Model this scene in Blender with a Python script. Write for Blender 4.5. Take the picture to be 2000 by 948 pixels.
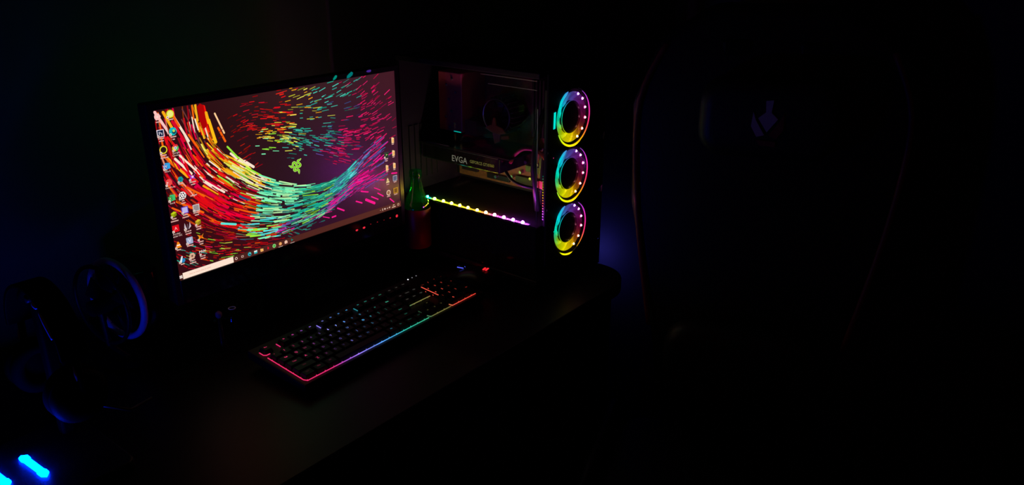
import bpy, bmesh, math, random
from math import sin, cos, pi, radians, sqrt, atan2, exp
from mathutils import Vector, Matrix

random.seed(7)
S = bpy.context.scene
for o in list(bpy.data.objects): bpy.data.objects.remove(o, do_unlink=True)
COL = S.collection

# ------------------------------------------------------------------ camera, world, exposure
FPX = 1563.7                                   # focal length in pixels of the 2000 px wide frame
YAW, PITCH, ROLL = .89677, .36707, .00321
CAM = Vector((-.63761, -1.25122, 1.46504))
fw = Vector((sin(YAW)*cos(PITCH), cos(YAW)*cos(PITCH), -sin(PITCH)))
r0 = Vector((cos(YAW), -sin(YAW), 0)); u0 = r0.cross(fw)
RT = cos(ROLL)*r0 + sin(ROLL)*u0; UP = -sin(ROLL)*r0 + cos(ROLL)*u0
cam = bpy.data.objects.new('camera', bpy.data.cameras.new('camera')); COL.objects.link(cam)
cam.data.sensor_width = 36; cam.data.lens = FPX/2000*36; cam.data.clip_start = .02
M = Matrix((RT, UP, -fw)).transposed().to_4x4(); M.translation = CAM
cam.matrix_world = M
S.camera = cam

def at(px, py, **k):                           # a pixel's ray met with the plane x=, y= or z=
    d = fw*FPX + RT*(px-1000) - UP*(py-474)
    (a, v), = k.items(); i = 'xyz'.index(a)
    return CAM + d*((v-CAM[i])/d[i])

S.view_settings.view_transform = 'Standard'; S.view_settings.look = 'None'
S.view_settings.gamma = 1; S.view_settings.use_curve_mapping = False
S.view_settings.exposure = 0
wd = bpy.data.worlds.new('night'); S.world = wd; wd.use_nodes = True
bg = wd.node_tree.nodes['Background']; bg.inputs[0].default_value = (1, .42, .55, 1); bg.inputs[1].default_value = .0028

# ------------------------------------------------------------------ colours and materials
def s2l(c):
    f = lambda v: v/12.92 if v <= .04045 else ((v+.055)/1.055)**2.4
    return tuple(f(v/255) for v in c[:3])

def pbr(name, col, rough=.5, metal=0, spec=.5, noise=None, bump=0, nscale=60):
    m = bpy.data.materials.new(name); m.use_nodes = True
    nt = m.node_tree; b = nt.nodes['Principled BSDF']
    b.inputs['Base Color'].default_value = (*col, 1); b.inputs['Roughness'].default_value = rough
    b.inputs['Metallic'].default_value = metal; b.inputs['Specular IOR Level'].default_value = spec
    if noise or bump:
        tc = nt.nodes.new('ShaderNodeTexCoord'); n = nt.nodes.new('ShaderNodeTexNoise')
        n.inputs['Scale'].default_value = nscale; n.inputs['Detail'].default_value = 4
        nt.links.new(tc.outputs['Object'], n.inputs['Vector'])
        if noise:
            r = nt.nodes.new('ShaderNodeValToRGB')
            r.color_ramp.elements[0].color = (*[c*(1-noise) for c in col], 1); r.color_ramp.elements[1].color = (*[min(1, c*(1+noise)) for c in col], 1)
            nt.links.new(n.outputs['Fac'], r.inputs['Fac']); nt.links.new(r.outputs['Color'], b.inputs['Base Color'])
        if bump:
            bp = nt.nodes.new('ShaderNodeBump'); bp.inputs['Strength'].default_value = bump; bp.inputs['Distance'].default_value = .002
            nt.links.new(n.outputs['Fac'], bp.inputs['Height']); nt.links.new(bp.outputs['Normal'], b.inputs['Normal'])
    return m

def glow(name, col, strength):
    m = bpy.data.materials.new(name); m.use_nodes = True; nt = m.node_tree; nt.nodes.clear()
    e = nt.nodes.new('ShaderNodeEmission'); o = nt.nodes.new('ShaderNodeOutputMaterial')
    e.inputs[0].default_value = (*col, 1); e.inputs[1].default_value = strength
    nt.links.new(e.outputs[0], o.inputs[0]); return m

def glow_attr(name, strength, gloss=0):        # emission colour from the mesh's own colour layer (a lit display or diffuser)
    m = bpy.data.materials.new(name); m.use_nodes = True; nt = m.node_tree
    b = nt.nodes['Principled BSDF']; a = nt.nodes.new('ShaderNodeAttribute'); a.attribute_name = 'Col'
    b.inputs['Base Color'].default_value = (.012, .012, .012, 1); b.inputs['Roughness'].default_value = .3
    b.inputs['Specular IOR Level'].default_value = gloss
    nt.links.new(a.outputs['Color'], b.inputs['Emission Color']); b.inputs['Emission Strength'].default_value = strength
    return m

def pane(name, tint, rough=.02, refl=1.0, ior=1.45):     # thin clear sheet
    m = bpy.data.materials.new(name); m.use_nodes = True; nt = m.node_tree; nt.nodes.clear()
    t = nt.nodes.new('ShaderNodeBsdfTransparent'); t.inputs[0].default_value = (*tint, 1)
    g = nt.nodes.new('ShaderNodeBsdfGlossy'); g.inputs['Roughness'].default_value = rough; g.inputs[0].default_value = (refl, refl, refl, 1)
    f = nt.nodes.new('ShaderNodeFresnel'); f.inputs[0].default_value = ior
    mx = nt.nodes.new('ShaderNodeMixShader'); o = nt.nodes.new('ShaderNodeOutputMaterial')
    ge = nt.nodes.new('ShaderNodeNewGeometry'); iv = nt.nodes.new('ShaderNodeMath'); iv.operation = 'SUBTRACT'; iv.inputs[0].default_value = 1
    mu = nt.nodes.new('ShaderNodeMath'); mu.operation = 'MULTIPLY'          # the far face of the sheet does not mirror again
    nt.links.new(ge.outputs['Backfacing'], iv.inputs[1]); nt.links.new(f.outputs[0], mu.inputs[0]); nt.links.new(iv.outputs[0], mu.inputs[1])
    nt.links.new(mu.outputs[0], mx.inputs[0]); nt.links.new(t.outputs[0], mx.inputs[1]); nt.links.new(g.outputs[0], mx.inputs[2])
    nt.links.new(mx.outputs[0], o.inputs[0]); return m

MAT = dict(
    wall=pbr('wall_paint', (.055, .05, .05), .8, noise=.12, bump=.2, nscale=9),
    floor=pbr('floor_tile', (.10, .085, .08), .45, noise=.2, nscale=5),
    desk=pbr('desk_black', (.012, .011, .011), .42, spec=.16, noise=.3, nscale=14),
    plastic=pbr('black_plastic', (.010, .010, .011), .45, spec=.2, bump=.15, nscale=400),
    gloss=pbr('gloss_black', (.008, .008, .009), .12),
    satin=pbr('satin_black', (.018, .018, .02), .3),
    steel=pbr('case_steel', (.02, .02, .022), .4, bump=.1, nscale=300),
    inner=pbr('case_inside', (.016, .016, .017), .6, spec=.2),
    alu=pbr('aluminium', (.42, .42, .44), .35, metal=1),
    pcb=pbr('circuit_board', (.30, .16, .05), .45, noise=.5, nscale=180),
    redplate=pbr('red_heatsink', (.75, .13, .17), .38, noise=.2, nscale=90),
    orange=pbr('orange_plastic', (.9, .30, .10), .4),
    chip=pbr('chip_black', (.02, .02, .02), .3),
    fabric=pbr('chair_leatherette', (.02, .02, .022), .45, bump=.3, nscale=220),
    redtrim=pbr('red_trim', (.32, .03, .05), .5),
    white=pbr('white_plastic', (.75, .74, .72), .5),
    carton=pbr('carton', (.03, .028, .027), .75, noise=.25, nscale=12),
    print_w=pbr('carton_print', (.38, .36, .35), .7),
    redlabel=pbr('red_label', (.28, .01, .014), .4),
    foam=pbr('ear_foam', (.002, .002, .002), .8, spec=.02),
    hsblack=pbr('headset_black', (.0015, .0015, .0018), .6, spec=.02),
    edgelit=pbr('headset_lit_edge', (.55, .45, .65), .4),  # pale tone that paints the lit edges of the headset
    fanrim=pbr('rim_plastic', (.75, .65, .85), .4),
    pinkball=pbr('pink_plastic', (.5, .25, .28), .35),
    glass=pane('side_glass', (.92, .92, .92), .02, .16),
    clear=pane('clear_glass', (.75, .8, .78), .03),
    screen=glow_attr('screen_emission', 1.0, .35),
    streak=glow_attr('screen_picture', 1.0, 0),
    ledc=glow_attr('led_diffuser', 1.0, .3),
)
# green bottle glass
gb = pane('bottle_glass', (.30, .75, .50), .08, 1.0, 1.9); MAT['bottle'] = gb
_nt = gb.node_tree; _o = [n for n in _nt.nodes if n.type == 'OUTPUT_MATERIAL'][0]; _src = _o.inputs[0].links[0].from_socket
_d = _nt.nodes.new('ShaderNodeBsdfTranslucent'); _d.inputs[0].default_value = (.04, .45, .22, 1)
_m = _nt.nodes.new('ShaderNodeMixShader'); _m.inputs[0].default_value = .09
_nt.links.new(_src, _m.inputs[1]); _nt.links.new(_d.outputs[0], _m.inputs[2]); _nt.links.new(_m.outputs[0], _o.inputs[0])

# ------------------------------------------------------------------ mesh helpers
class MB:
    def __init__(s): s.v = []; s.f = []; s.c = []
    def add(s, v, f, col=None):
        n = len(s.v); s.v += [tuple(a) for a in v]; s.f += [tuple(i+n for i in q) for q in f]; s.c += [col]*len(f)
        return s
    def box(s, x0, x1, y0, y1, z0, z1, col=None):
        return s.add([(x0,y0,z0),(x1,y0,z0),(x1,y1,z0),(x0,y1,z0),(x0,y0,z1),(x1,y0,z1),(x1,y1,z1),(x0,y1,z1)],
                     [(0,3,2,1),(4,5,6,7),(0,1,5,4),(1,2,6,5),(2,3,7,6),(3,0,4,7)], col)
    def tube(s, pts, rad, n=10, col=None, closed=False, cap=True):
        pts = [Vector(p) for p in pts]; m = len(pts); rr = rad if isinstance(rad, (list, tuple)) else [rad]*m
        v = []; ref = None
        for i in range(m):
            a = pts[(i-1) % m] if (closed or i) else pts[0]; b = pts[(i+1) % m] if (closed or i < m-1) else pts[-1]
            t = (b-a).normalized()
            if ref is None: ref = t.orthogonal().normalized()
            ref = (ref - t*ref.dot(t)).normalized(); w = t.cross(ref)
            v += [pts[i] + rr[i]*(cos(2*pi*k/n)*ref + sin(2*pi*k/n)*w) for k in range(n)]
        f = []
        for i in range(m if closed else m-1):
            j = (i+1) % m
            f += [(i*n+k, i*n+(k+1) % n, j*n+(k+1) % n, j*n+k) for k in range(n)]
        if cap and not closed: f += [tuple(range(n))[::-1], tuple((m-1)*n+k for k in range(n))]
        return s.add(v, f, col)
    def lathe(s, prof, n=32, c=(0,0,0), axis='z', cap=(True, True), col=None):
        v = []
        for r, h in prof:
            for k in range(n):
                a = 2*pi*k/n; x, y = r*cos(a), r*sin(a)
                v.append({'z': (c[0]+x, c[1]+y, c[2]+h), 'y': (c[0]+x, c[1]+h, c[2]+y), 'x': (c[0]+h, c[1]+x, c[2]+y)}[axis])
        f = [(i*n+k, i*n+(k+1) % n, (i+1)*n+(k+1) % n, (i+1)*n+k) for i in range(len(prof)-1) for k in range(n)]
        if cap[0]: f.append(tuple(range(n))[::-1])
        if cap[1]: f.append(tuple((len(prof)-1)*n+k for k in range(n)))
        return s.add(v, f, col)
    def prism(s, poly, z0, z1, fn=None, col=None): # poly in 2-D, extruded; fn maps (a, b, h) to a point
        fn = fn or (lambda a, b, h: (a, b, h)); n = len(poly)
        v = [fn(a, b, z0) for a, b in poly] + [fn(a, b, z1) for a, b in poly]
        return s.add(v, [tuple(range(n))[::-1], tuple(range(n, 2*n))] + [(i, (i+1) % n, n+(i+1) % n, n+i) for i in range(n)], col)
    def build(s, name, mat, parent=None, smooth=False, bevel=0, seg=2, sub=0):
        me = bpy.data.meshes.new(name); me.from_pydata(s.v, [], s.f); me.update()
        if any(c is not None for c in s.c):
            a = me.color_attributes.new('Col', 'FLOAT_COLOR', 'CORNER')
            for p, c in zip(me.polygons, s.c):
                for li, vi in zip(p.loop_indices, p.vertices):
                    cc = c(me.vertices[vi].co) if callable(c) else (c or (0, 0, 0))
                    a.data[li].color = (*cc[:3], 1)
        else:
            bm = bmesh.new(); bm.from_mesh(me); bmesh.ops.recalc_face_normals(bm, faces=bm.faces)
            if bevel:
                bmesh.ops.bevel(bm, geom=[e for e in bm.edges if e.calc_face_angle(0) > .5], offset=bevel, segments=seg, affect='EDGES', profile=.5)
            bm.to_mesh(me); bm.free()
        if smooth:
            for p in me.polygons: p.use_smooth = True
        me.materials.append(MAT[mat] if isinstance(mat, str) else mat)
        o = bpy.data.objects.new(name, me); COL.objects.link(o)
        if parent: o.parent = parent
        if smooth and bevel:
            pass
        if sub:
            md = o.modifiers.new('s', 'SUBSURF'); md.levels = md.render_levels = sub
        return o

def tag(o, label=None, cat=None, group=None, kind=None):
    if label: o['label'] = label
    if cat: o['category'] = cat
    if group: o['group'] = group
    if kind: o['kind'] = kind
    return o
def thing(name, label, cat, loc, rz=0, group=None):
    o = bpy.data.objects.new(name, None); COL.objects.link(o); o.location = loc; o.rotation_euler = (0, 0, rz)
    o.empty_display_size = .02
    return tag(o, label, cat, group)
def dup(o, parent, loc=None, rot=None):
    c = o.copy(); COL.objects.link(c); c.parent = parent
    if loc is not None: c.location = loc
    if rot is not None: c.rotation_euler = rot
    return c
_txt = {}
def text_mesh(t, size, align='CENTER'):
    k = (t, size, align)
    if k not in _txt:
        cu = bpy.data.curves.new('t', 'FONT'); cu.body = t; cu.size = size; cu.align_x = align; cu.align_y = 'CENTER'; cu.resolution_u = 2
        ob = bpy.data.objects.new('t', cu); COL.objects.link(ob)
        bpy.context.view_layer.update()
        me = bpy.data.meshes.new_from_object(ob.evaluated_get(bpy.context.evaluated_depsgraph_get()))
        _txt[k] = ([tuple(v.co) for v in me.vertices], [tuple(p.vertices) for p in me.polygons])
        bpy.data.objects.remove(ob); bpy.data.curves.remove(cu); bpy.data.meshes.remove(me)
    return _txt[k]
def rrect(x0, x1, y0, y1, r, n=4):
    out = []
    for cx, cy, a0 in ((x1-r, y1-r, 0), (x0+r, y1-r, 90), (x0+r, y0+r, 180), (x1-r, y0+r, 270)):
        out += [(cx+r*cos(radians(a0+90*i/n)), cy+r*sin(radians(a0+90*i/n))) for i in range(n+1)]
    return out
def lerp(a, b, t): return tuple(x+(y-x)*t for x, y in zip(a, b))

# ------------------------------------------------------------------ the room
tag(MB().box(-2.2, 1.16, -2.6, .38, -.05, 0).build('floor', 'floor'), kind='structure')
tag(MB().box(-2.2, 1.16, .30, .38, 0, 2.6).build('wall_back', 'wall'), kind='structure')
tag(MB().box(1.08, 1.16, -2.6, .30, 0, 2.6).build('wall_right', 'wall'), kind='structure')
tag(MB().box(-2.2, 1.08, .285, .30, 0, .08).build('baseboard_back', 'plastic', bevel=.003), kind='structure')
tag(MB().box(1.065, 1.08, -2.6, .285, 0, .08).build('baseboard_right', 'plastic', bevel=.003), kind='structure')

DZ = .75
# ------------------------------------------------------------------ desk
dk = thing('desk', 'wide glossy black desk that carries the monitor, keyboard and computer tower', 'desk', (.15, 0, 0))
MB().prism(rrect(-.95, .69, -.43, .283, .085, 10), DZ-.03, DZ).build('desk_top', 'desk', dk, bevel=.003)
for x in (-.91, .60):
    for y in (-.37, .23): MB().box(x, x+.05, y-.025, y+.025, 0, DZ-.03).build('leg', 'desk', dk, bevel=.003)
MB().box(-.86, .60, .205, .22, .35, DZ-.03).build('modesty_panel', 'desk', dk)
for y in (-.37, .23): MB().box(-.86, .60, y-.012, y+.012, DZ-.09, DZ-.03).build('rail', 'desk', dk)

# ------------------------------------------------------------------ monitor
W, H, ZB = .531, .299, .90
mo = thing('monitor', 'widescreen monitor showing a dark desktop with a swirl of rainbow streaks', 'monitor', (W/2, .10, DZ))
OX, OY, OZ = -W/2, -.10, ZB-DZ                 # screen corner in the monitor's own axes
BZ = .010
MB().box(OX-BZ, OX+W+BZ, OY+.006, OY+.030, OZ-.045, OZ+H+BZ).build('back_shell', 'plastic', mo, bevel=.003)
MB().prism(rrect(OX+.06, OX+W-.06, OZ+.02, OZ+H-.06, .03), OY+.030, OY+.052, lambda a, b, h: (a, h, b)).build('rear_cover', 'plastic', mo, bevel=.008)
fr = MB()
fr.box(OX-BZ, OX, OY-.002, OY+.0058, OZ-.045, OZ+H+BZ); fr.box(OX+W, OX+W+BZ, OY-.002, OY+.0058, OZ-.045, OZ+H+BZ)
fr.box(OX, OX+W, OY-.002, OY+.0058, OZ+H, OZ+H+BZ)
fr.build('bezel', 'satin', mo)
MB().box(OX, OX+W, OY-.003, OY+.0058, OZ-.045, OZ).build('chin', 'gloss', mo, bevel=.001)
MB().prism([(-.045, -.02), (.045, -.02), (.032, .02), (-.032, .02)], .012, OZ+.12, lambda a, b, h: (a, b-.005+.0*h, h)).build('stand_neck', 'satin', mo, bevel=.004)
MB().prism(rrect(-.13, .13, -.095, .10, .04, 6), 0, .012).build('stand_base', 'gloss', mo, bevel=.003)
# touch marks along the chin
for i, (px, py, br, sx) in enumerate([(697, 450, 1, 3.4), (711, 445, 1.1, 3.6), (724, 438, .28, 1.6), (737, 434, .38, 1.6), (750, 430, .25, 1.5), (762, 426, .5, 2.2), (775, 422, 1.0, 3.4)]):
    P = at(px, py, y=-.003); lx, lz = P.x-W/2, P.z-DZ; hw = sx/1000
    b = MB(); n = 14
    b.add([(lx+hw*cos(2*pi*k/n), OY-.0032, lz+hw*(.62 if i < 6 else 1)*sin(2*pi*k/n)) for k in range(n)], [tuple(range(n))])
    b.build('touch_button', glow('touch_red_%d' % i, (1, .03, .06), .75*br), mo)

def uv(px, py):                                # a pixel on the screen plane -> metres from its lower left corner
    P = at(px, py, y=0); return P.x, P.z-ZB
def zm(X, Y): return 300+X/2.257, 130+Y/2.257
def SP(u, v, lay): return (OX+u, OY-.00004*lay, OZ+v)

# background of the picture
def idw(pts, x, y, pw=2.4):
    ws = 0; acc = None
    for p in pts:
        w = 1/(((x-p[0])**2+(y-p[1])**2)**(pw/2)+1e-3); ws += w
        acc = [w*c for c in p[2]] if acc is None else [a+w*c for a, c in zip(acc, p[2])]
    return [a/ws for a in acc]
bgp = [(60,250,(26,6,8)),(200,300,(34,6,8)),(320,220,(34,14,14)),(430,150,(46,22,20)),(600,120,(54,30,26)),(760,110,(56,32,30)),(760,230,(44,26,26)),(1020,60,(62,25,27)),(1030,200,(60,20,28)),
       (1040,330,(44,14,34)),(420,300,(24,9,9)),(600,430,(28,13,13)),(700,450,(36,14,24)),(800,450,(84,12,84)),(860,420,(56,14,56)),(980,430,(48,16,44)),(1000,520,(62,26,28)),
       (960,510,(74,32,20)),(900,600,(34,9,20)),(1040,590,(36,12,16)),(780,660,(32,9,22)),(650,700,(46,8,26)),(500,740,(46,6,8)),(400,700,(60,6,12)),(300,560,(70,4,14)),(180,600,(60,4,10)),(130,760,(40,6,8)),(250,820,(42,8,9)),  # warm spot at lower right paints the strip lamps' reflection
       (520,400,(18,8,8)),(480,560,(16,22,14)),(640,560,(14,22,18)),(760,540,(22,18,34)),(930,330,(34,14,40)),(880,300,(38,12,28)),(700,300,(30,16,20))]
bgl = [(*uv(*zm(a, b)), s2l(c)) for a, b, c in bgp]
bgl = [(a, b, tuple(1.3*x for x in c)) for a, b, c in bgl]
NX, NY = 40, 24
vv = [SP(W*i/NX, H*j/NY, 0) for j in range(NY+1) for i in range(NX+1)]
ff = [(j*(NX+1)+i, j*(NX+1)+i+1, (j+1)*(NX+1)+i+1, (j+1)*(NX+1)+i) for j in range(NY) for i in range(NX)]
scr = MB().add(vv, ff, lambda co: idw(bgl, co.x-OX, co.z-OZ)).build('screen', 'screen', mo)

# streaks
lay_n = [0]
def streak(b, px, py, ang, ln, wd, col, br=1.0, zoom=True):
    """centre in picture px, angle in degrees in the picture (down right positive), length and width in px"""
    lay_n[0] += 1
    dx, dy = cos(radians(ang))*ln/2, sin(radians(ang))*ln/2
    a = uv(px-dx, py-dy); c = uv(px+dx, py+dy)
    if min(a[0], c[0]) < .001 or max(a[0], c[0]) > W-.001 or min(a[1], c[1]) < .0125 or max(a[1], c[1]) > H-.001:
        if not (0 < (a[0]+c[0])/2 < W and .0125 < (a[1]+c[1])/2 < H): return
        a = (min(max(a[0], .001), W-.001), min(max(a[1], .0125), H-.001)); c = (min(max(c[0], .001), W-.001), min(max(c[1], .0125), H-.001))
    tx, ty = c[0]-a[0], c[1]-a[1]; L = sqrt(tx*tx+ty*ty)
    if L < .0008: return
    mx = at(px, py, y=0); sc = (mx-CAM).length/FPX
    w = wd*sc*.5; nx, ny = -ty/L*w, tx/L*w
    lay = 2+(lay_n[0] % 14)
    cl = tuple(x*br for x in s2l(col)); dk_ = tuple(x*.72 for x in cl)
    e = w*.7/L; q = [(a[0]+tx*e+nx, a[1]+ty*e+ny), (a[0], a[1]), (a[0]+tx*e-nx, a[1]+ty*e-ny), (c[0]-tx*e-nx, c[1]-ty*e-ny), (c[0], c[1]), (c[0]-tx*e+nx, c[1]-ty*e+ny)]
    b.add([SP(u, v, lay) for u, v in q], [(0, 1, 2, 3, 4, 5)], cl)

def curve(pts, t):                             # Catmull-Rom through pts
    n = len(pts)-1; s = min(max(t, 0), .9999)*n; i = int(s); f = s-i
    p = [pts[min(max(i+k, 0), n)] for k in (-1, 0, 1, 2)]
    return tuple(.5*((2*p[1][d])+(-p[0][d]+p[2][d])*f+(2*p[0][d]-5*p[1][d]+4*p[2][d]-p[3][d])*f*f+(-p[0][d]+3*p[1][d]-3*p[2][d]+p[3][d])*f**3) for d in (0, 1))
INN = [(222,120),(236,230),(268,325),(330,392),(400,432),(470,478),(545,505),(640,517),(735,512),(805,490),(868,440),(935,372),(1005,310)]
OUT = [(-95,150),(-70,330),(-10,500),(70,620),(170,700),(290,750),(420,765),(545,748),(665,700),(770,650),(850,590),(930,545),(1060,470)]
RED, CRIM, ORG, AMB, WHT, YEL = (235,12,22), (225,0,62), (245,96,10), (250,170,20), (255,228,205), (240,235,90)
LIME, MINT, TEAL, AQUA, VIO, MAG, BLU, PINK = (150,235,60), (130,250,185), (30,190,160), (90,225,225), (110,80,170), (250,20,150), (75,95,160), (235,25,95)
def pick(lst): return random.choice(lst)
def sweep_col(t, s):
    if t < .30:
        if s < .22: return pick([AMB, AMB, ORG, RED, RED, (255,190,30), (170,6,10), WHT])
        if s < .55: return pick([RED, CRIM, RED, CRIM, RED, (150,6,24), (190,4,30), ORG, WHT])
        return pick([RED, ORG, CRIM, RED, (170,8,20), (120,6,20), (190,4,40), (250,150,120)])
    if t < .46:
        if s < .22: return pick([YEL, WHT, LIME, (225,240,170), AMB])
        if s < .45: return pick([RED, CRIM, LIME, WHT, ORG, RED, (140,4,24)])
        return pick([RED, RED, CRIM, ORG, RED, CRIM, (180,5,25), (140,4,24)])
    if t < .60:
        if s < .35: return pick([MINT, MINT, MINT, (190,245,170), TEAL])
        if s < .7: return pick([MINT, LIME, MINT, TEAL, MINT, (190,245,170), AQUA, (20,90,100), TEAL])
        return pick([LIME, MINT, LIME, VIO, ORG, RED, AQUA, MINT])
    if t < .74:
        if s < .75: return pick([TEAL, TEAL, MINT, (40,205,150), TEAL, (20,120,110), LIME])
        return pick([TEAL, VIO, LIME, MINT, MAG, (60,150,150)])
    if t < .86:
        if s < .5: return pick([TEAL, (60,170,170), BLU, AQUA, (70,190,180)])
        return pick([VIO, MAG, BLU, (160,60,170), MAG, (60,150,150)])
    if s < .5: return pick([BLU, VIO, (70,90,140), MAG, PINK])
    return pick([MAG, (235,20,130), VIO, MAG, BLU])
b = MB()
for k in range(1450):
    t = random.random()**.86; s = random.random()
    if t > .86 and random.random() < .45: continue
    if t > .70: s = min(1, s*.95)
    if t < .12 and .28 < s < .52 and random.random() < .72: continue
    if t < .30 and .12 < s < .95 and random.random() < .30: continue
    P0, Q0 = curve(INN, t), curve(OUT, t); P1, Q1 = curve(INN, t+.012), curve(OUT, t+.012)
    A = lerp(P0, Q0, s); B_ = lerp(P1, Q1, s)
    ang = math.degrees(atan2(B_[1]-A[1], B_[0]-A[0]))+random.gauss(0, 3.2 if t < .7 else 5)
    x, y = zm(*A)
    ln = random.uniform(.5, 1)*(46 if t < .35 else 36 if t < .6 else 32)
    wd_ = random.uniform(.6, 1)*(2.8 if t < .34 else 2.0 if t < .6 else 1.6)
    c = sweep_col(t, s); br = random.choice([1, 1, .9, .55, .3])
    if t > .62: br *= .85
    if s > .85 and t < .5: br *= .6; wd_ *= .7
    if c == WHT or c == YEL: br = max(br, .9); wd_ *= .85
    wd_ *= 1.35 if br >= .85 else .75
    streak(b, x, y, ang, ln, wd_, c, br)
# broad blades at the upper left and the inner lip
for X, Y, a, l, w, c in [(212,215,80,54,13,(170,4,6)),(232,230,76,56,7,(240,20,12)),(247,262,74,60,6,AMB),(258,285,72,52,6,(255,190,20)),(240,300,66,46,5,ORG),(290,250,64,46,3.2,(255,205,150)),
                         (300,300,62,34,4,ORG),(118,270,58,66,4.4,WHT),(35,240,58,62,5,(250,195,190)),(60,235,60,40,5,AMB),(95,235,60,34,4.5,ORG),(108,285,58,50,5,(215,10,40)),(175,330,54,36,4,ORG),
                         (130,440,42,48,4.5,WHT),(150,425,42,46,3.6,WHT),(105,445,42,60,5,AMB),(160,480,40,44,4,RED),(70,420,44,40,4,ORG),(90,345,48,44,4,RED),(230,375,56,36,4.2,YEL),(255,395,56,34,4,AMB),
                         (395,420,34,30,6,(235,235,160)),(420,430,32,26,5,WHT),(365,405,40,34,4,WHT),(350,380,46,36,3.4,LIME),(440,462,28,36,3,LIME),(500,490,18,36,2.6,MINT),
                         (330,694,3,32,4,(90,230,215)),(390,723,6,18,3,ORG),(560,722,-24,24,5,(250,25,170)),(300,690,12,50,4,ORG),(330,640,18,60,5,CRIM),(270,600,20,60,6,CRIM),(380,660,10,60,5,(245,0,50)),
                         (250,560,24,70,7,CRIM),(330,600,20,60,6,RED),(410,640,9,50,4,ORG),(270,530,30,46,4,WHT),(250,545,30,36,3.5,AMB),(400,580,20,24,5,(20,90,120)),(200,560,26,60,4,ORG),(160,620,22,60,4,ORG),(120,640,22,40,3,ORG)]:
    streak(b, *zm(X, Y), a, l, w, c)
for X, Y, a, l in [(170,230,72,40),(190,300,68,30),(150,280,60,50),(240,355,60,30),(140,215,62,30),(205,345,64,30)]:
    streak(b, *zm(X, Y), a, l, 2.2, (120,62,62), .8)
# fine dashes of the upper swirl and the lower edge: (X, Y, angle, colours, count, spread, brightness)
R_, Y_, T_, P_ = [RED, (200,16,40), (230,40,20)], [YEL, (210,205,50), AMB], [TEAL, (70,200,180), (40,150,140)], [PINK, (215,15,80), (235,30,110)]
FLD = [(440,160,-15,R_,5,24,.9),(560,112,-15,R_,9,20,1),(640,112,-20,Y_,8,22,1),(700,150,-24,T_+Y_,8,24,.8),(750,125,-27,T_,10,24,1),(840,110,-27,T_,12,26,1),(850,60,-35,T_+P_,9,26,.8),(950,75,-43,P_,10,28,.9),
       (980,130,-42,P_,15,28,1),(1010,200,-34,P_,10,26,.8),(930,190,-27,P_,11,28,.9),(870,190,-16,[VIO,BLU,TEAL],9,26,.5),(760,200,-8,T_,8,26,.8),(690,200,-2,T_+Y_,10,26,.9),(600,195,-5,Y_+R_,12,24,1),
       (540,205,-5,R_,11,24,1),(480,190,3,R_,8,22,.9),(400,245,-22,R_,11,30,.55),(430,265,-3,R_,12,22,.95),(530,255,0,R_+[ORG],16,24,1),(590,265,0,Y_+[ORG],14,24,1),(510,300,-6,Y_,14,24,.9),(560,310,5,Y_+[LIME],14,24,1),
       (600,325,10,[LIME,MINT,YEL],14,22,1),(640,340,12,T_+[MINT],16,24,1),(660,290,3,T_,16,26,.9),(720,340,12,T_+[BLU],18,28,.75),(770,280,0,T_,12,28,.7),(800,310,5,[BLU,TEAL,VIO],14,28,.6),(860,285,-10,P_,18,28,.9),
       (930,290,-16,P_,15,28,.9),(820,350,9,P_,18,28,.9),(880,330,2,P_,14,26,.9),(780,390,14,P_+[VIO],14,26,.7),(840,410,14,P_,8,26,.7),(500,345,5,[MINT,LIME],6,24,1),(400,380,-32,R_+[ORG],10,22,.55),(440,412,-36,R_,4,16,1),
       (340,280,-32,R_,10,30,.4),(580,388,0,T_,3,16,1),(482,383,-4,[MINT],1,4,1),(950,250,-20,P_,9,26,.8),(1000,280,-25,P_,5,26,.7),(960,340,-40,P_+[BLU],6,26,.8),
       (470,760,-4,R_,26,40,.55),(380,780,0,R_,22,40,.6),(560,745,-10,R_,20,34,.5),(300,780,4,R_+[ORG,LIME],18,34,.6),(200,790,14,R_+[TEAL,ORG,PINK],14,34,.8),(140,830,18,R_+[TEAL,PINK,YEL],16,34,.8),(250,830,8,R_+[TEAL,LIME],18,34,.75),
       (340,820,-4,R_+[LIME,YEL],12,30,.8),(180,880,18,R_+[TEAL,ORG],9,24,.8),(90,780,20,R_+[PINK],8,24,.7),(620,730,20,T_+[VIO],10,26,.5),(700,690,-20,T_+[VIO],12,30,.45),(440,800,-6,[YEL,LIME,ORG],6,24,.8),(330,850,-6,[LIME,ORG],4,20,.8)]
fld = [(f[0], f[1], (f[2],)) for f in FLD]
for X, Y, an, cols, n, sg, br in FLD:
    for k in range(int(n*1.35)):
        x, y = X+random.gauss(0, sg*1.25), Y+random.gauss(0, sg)
        if 480 < x < 760 and 405 < y < 480: continue
        if Y < 500 and y > 440: continue
        th = idw(fld, x, y, 4)[0]+random.gauss(0, 4)
        streak(b, *zm(x, y), th, random.uniform(5.5, 16), random.uniform(1.0, 1.8), pick(cols), br*random.choice([1, 1, .7, .4]))
for X, Y, a, l, w in [(905,598,16,14,2.6),(955,595,22,22,5),(975,580,22,16,2.4),(1000,565,28,14,2.4),(825,630,20,16,3),(795,662,-20,10,3),(930,552,5,16,2.6),(900,510,-18,26,3),(880,520,-30,24,3),(860,545,-25,20,2.6),
                      (985,540,20,14,1.6),(925,490,-20,26,2.2),(1060,470,-5,12,2.6),(1050,590,40,12,2.4),(760,665,10,14,1.6),(1000,500,0,16,1.8)]:
    streak(b, *zm(X, Y), a, l, w, (250,25,140))
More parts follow.
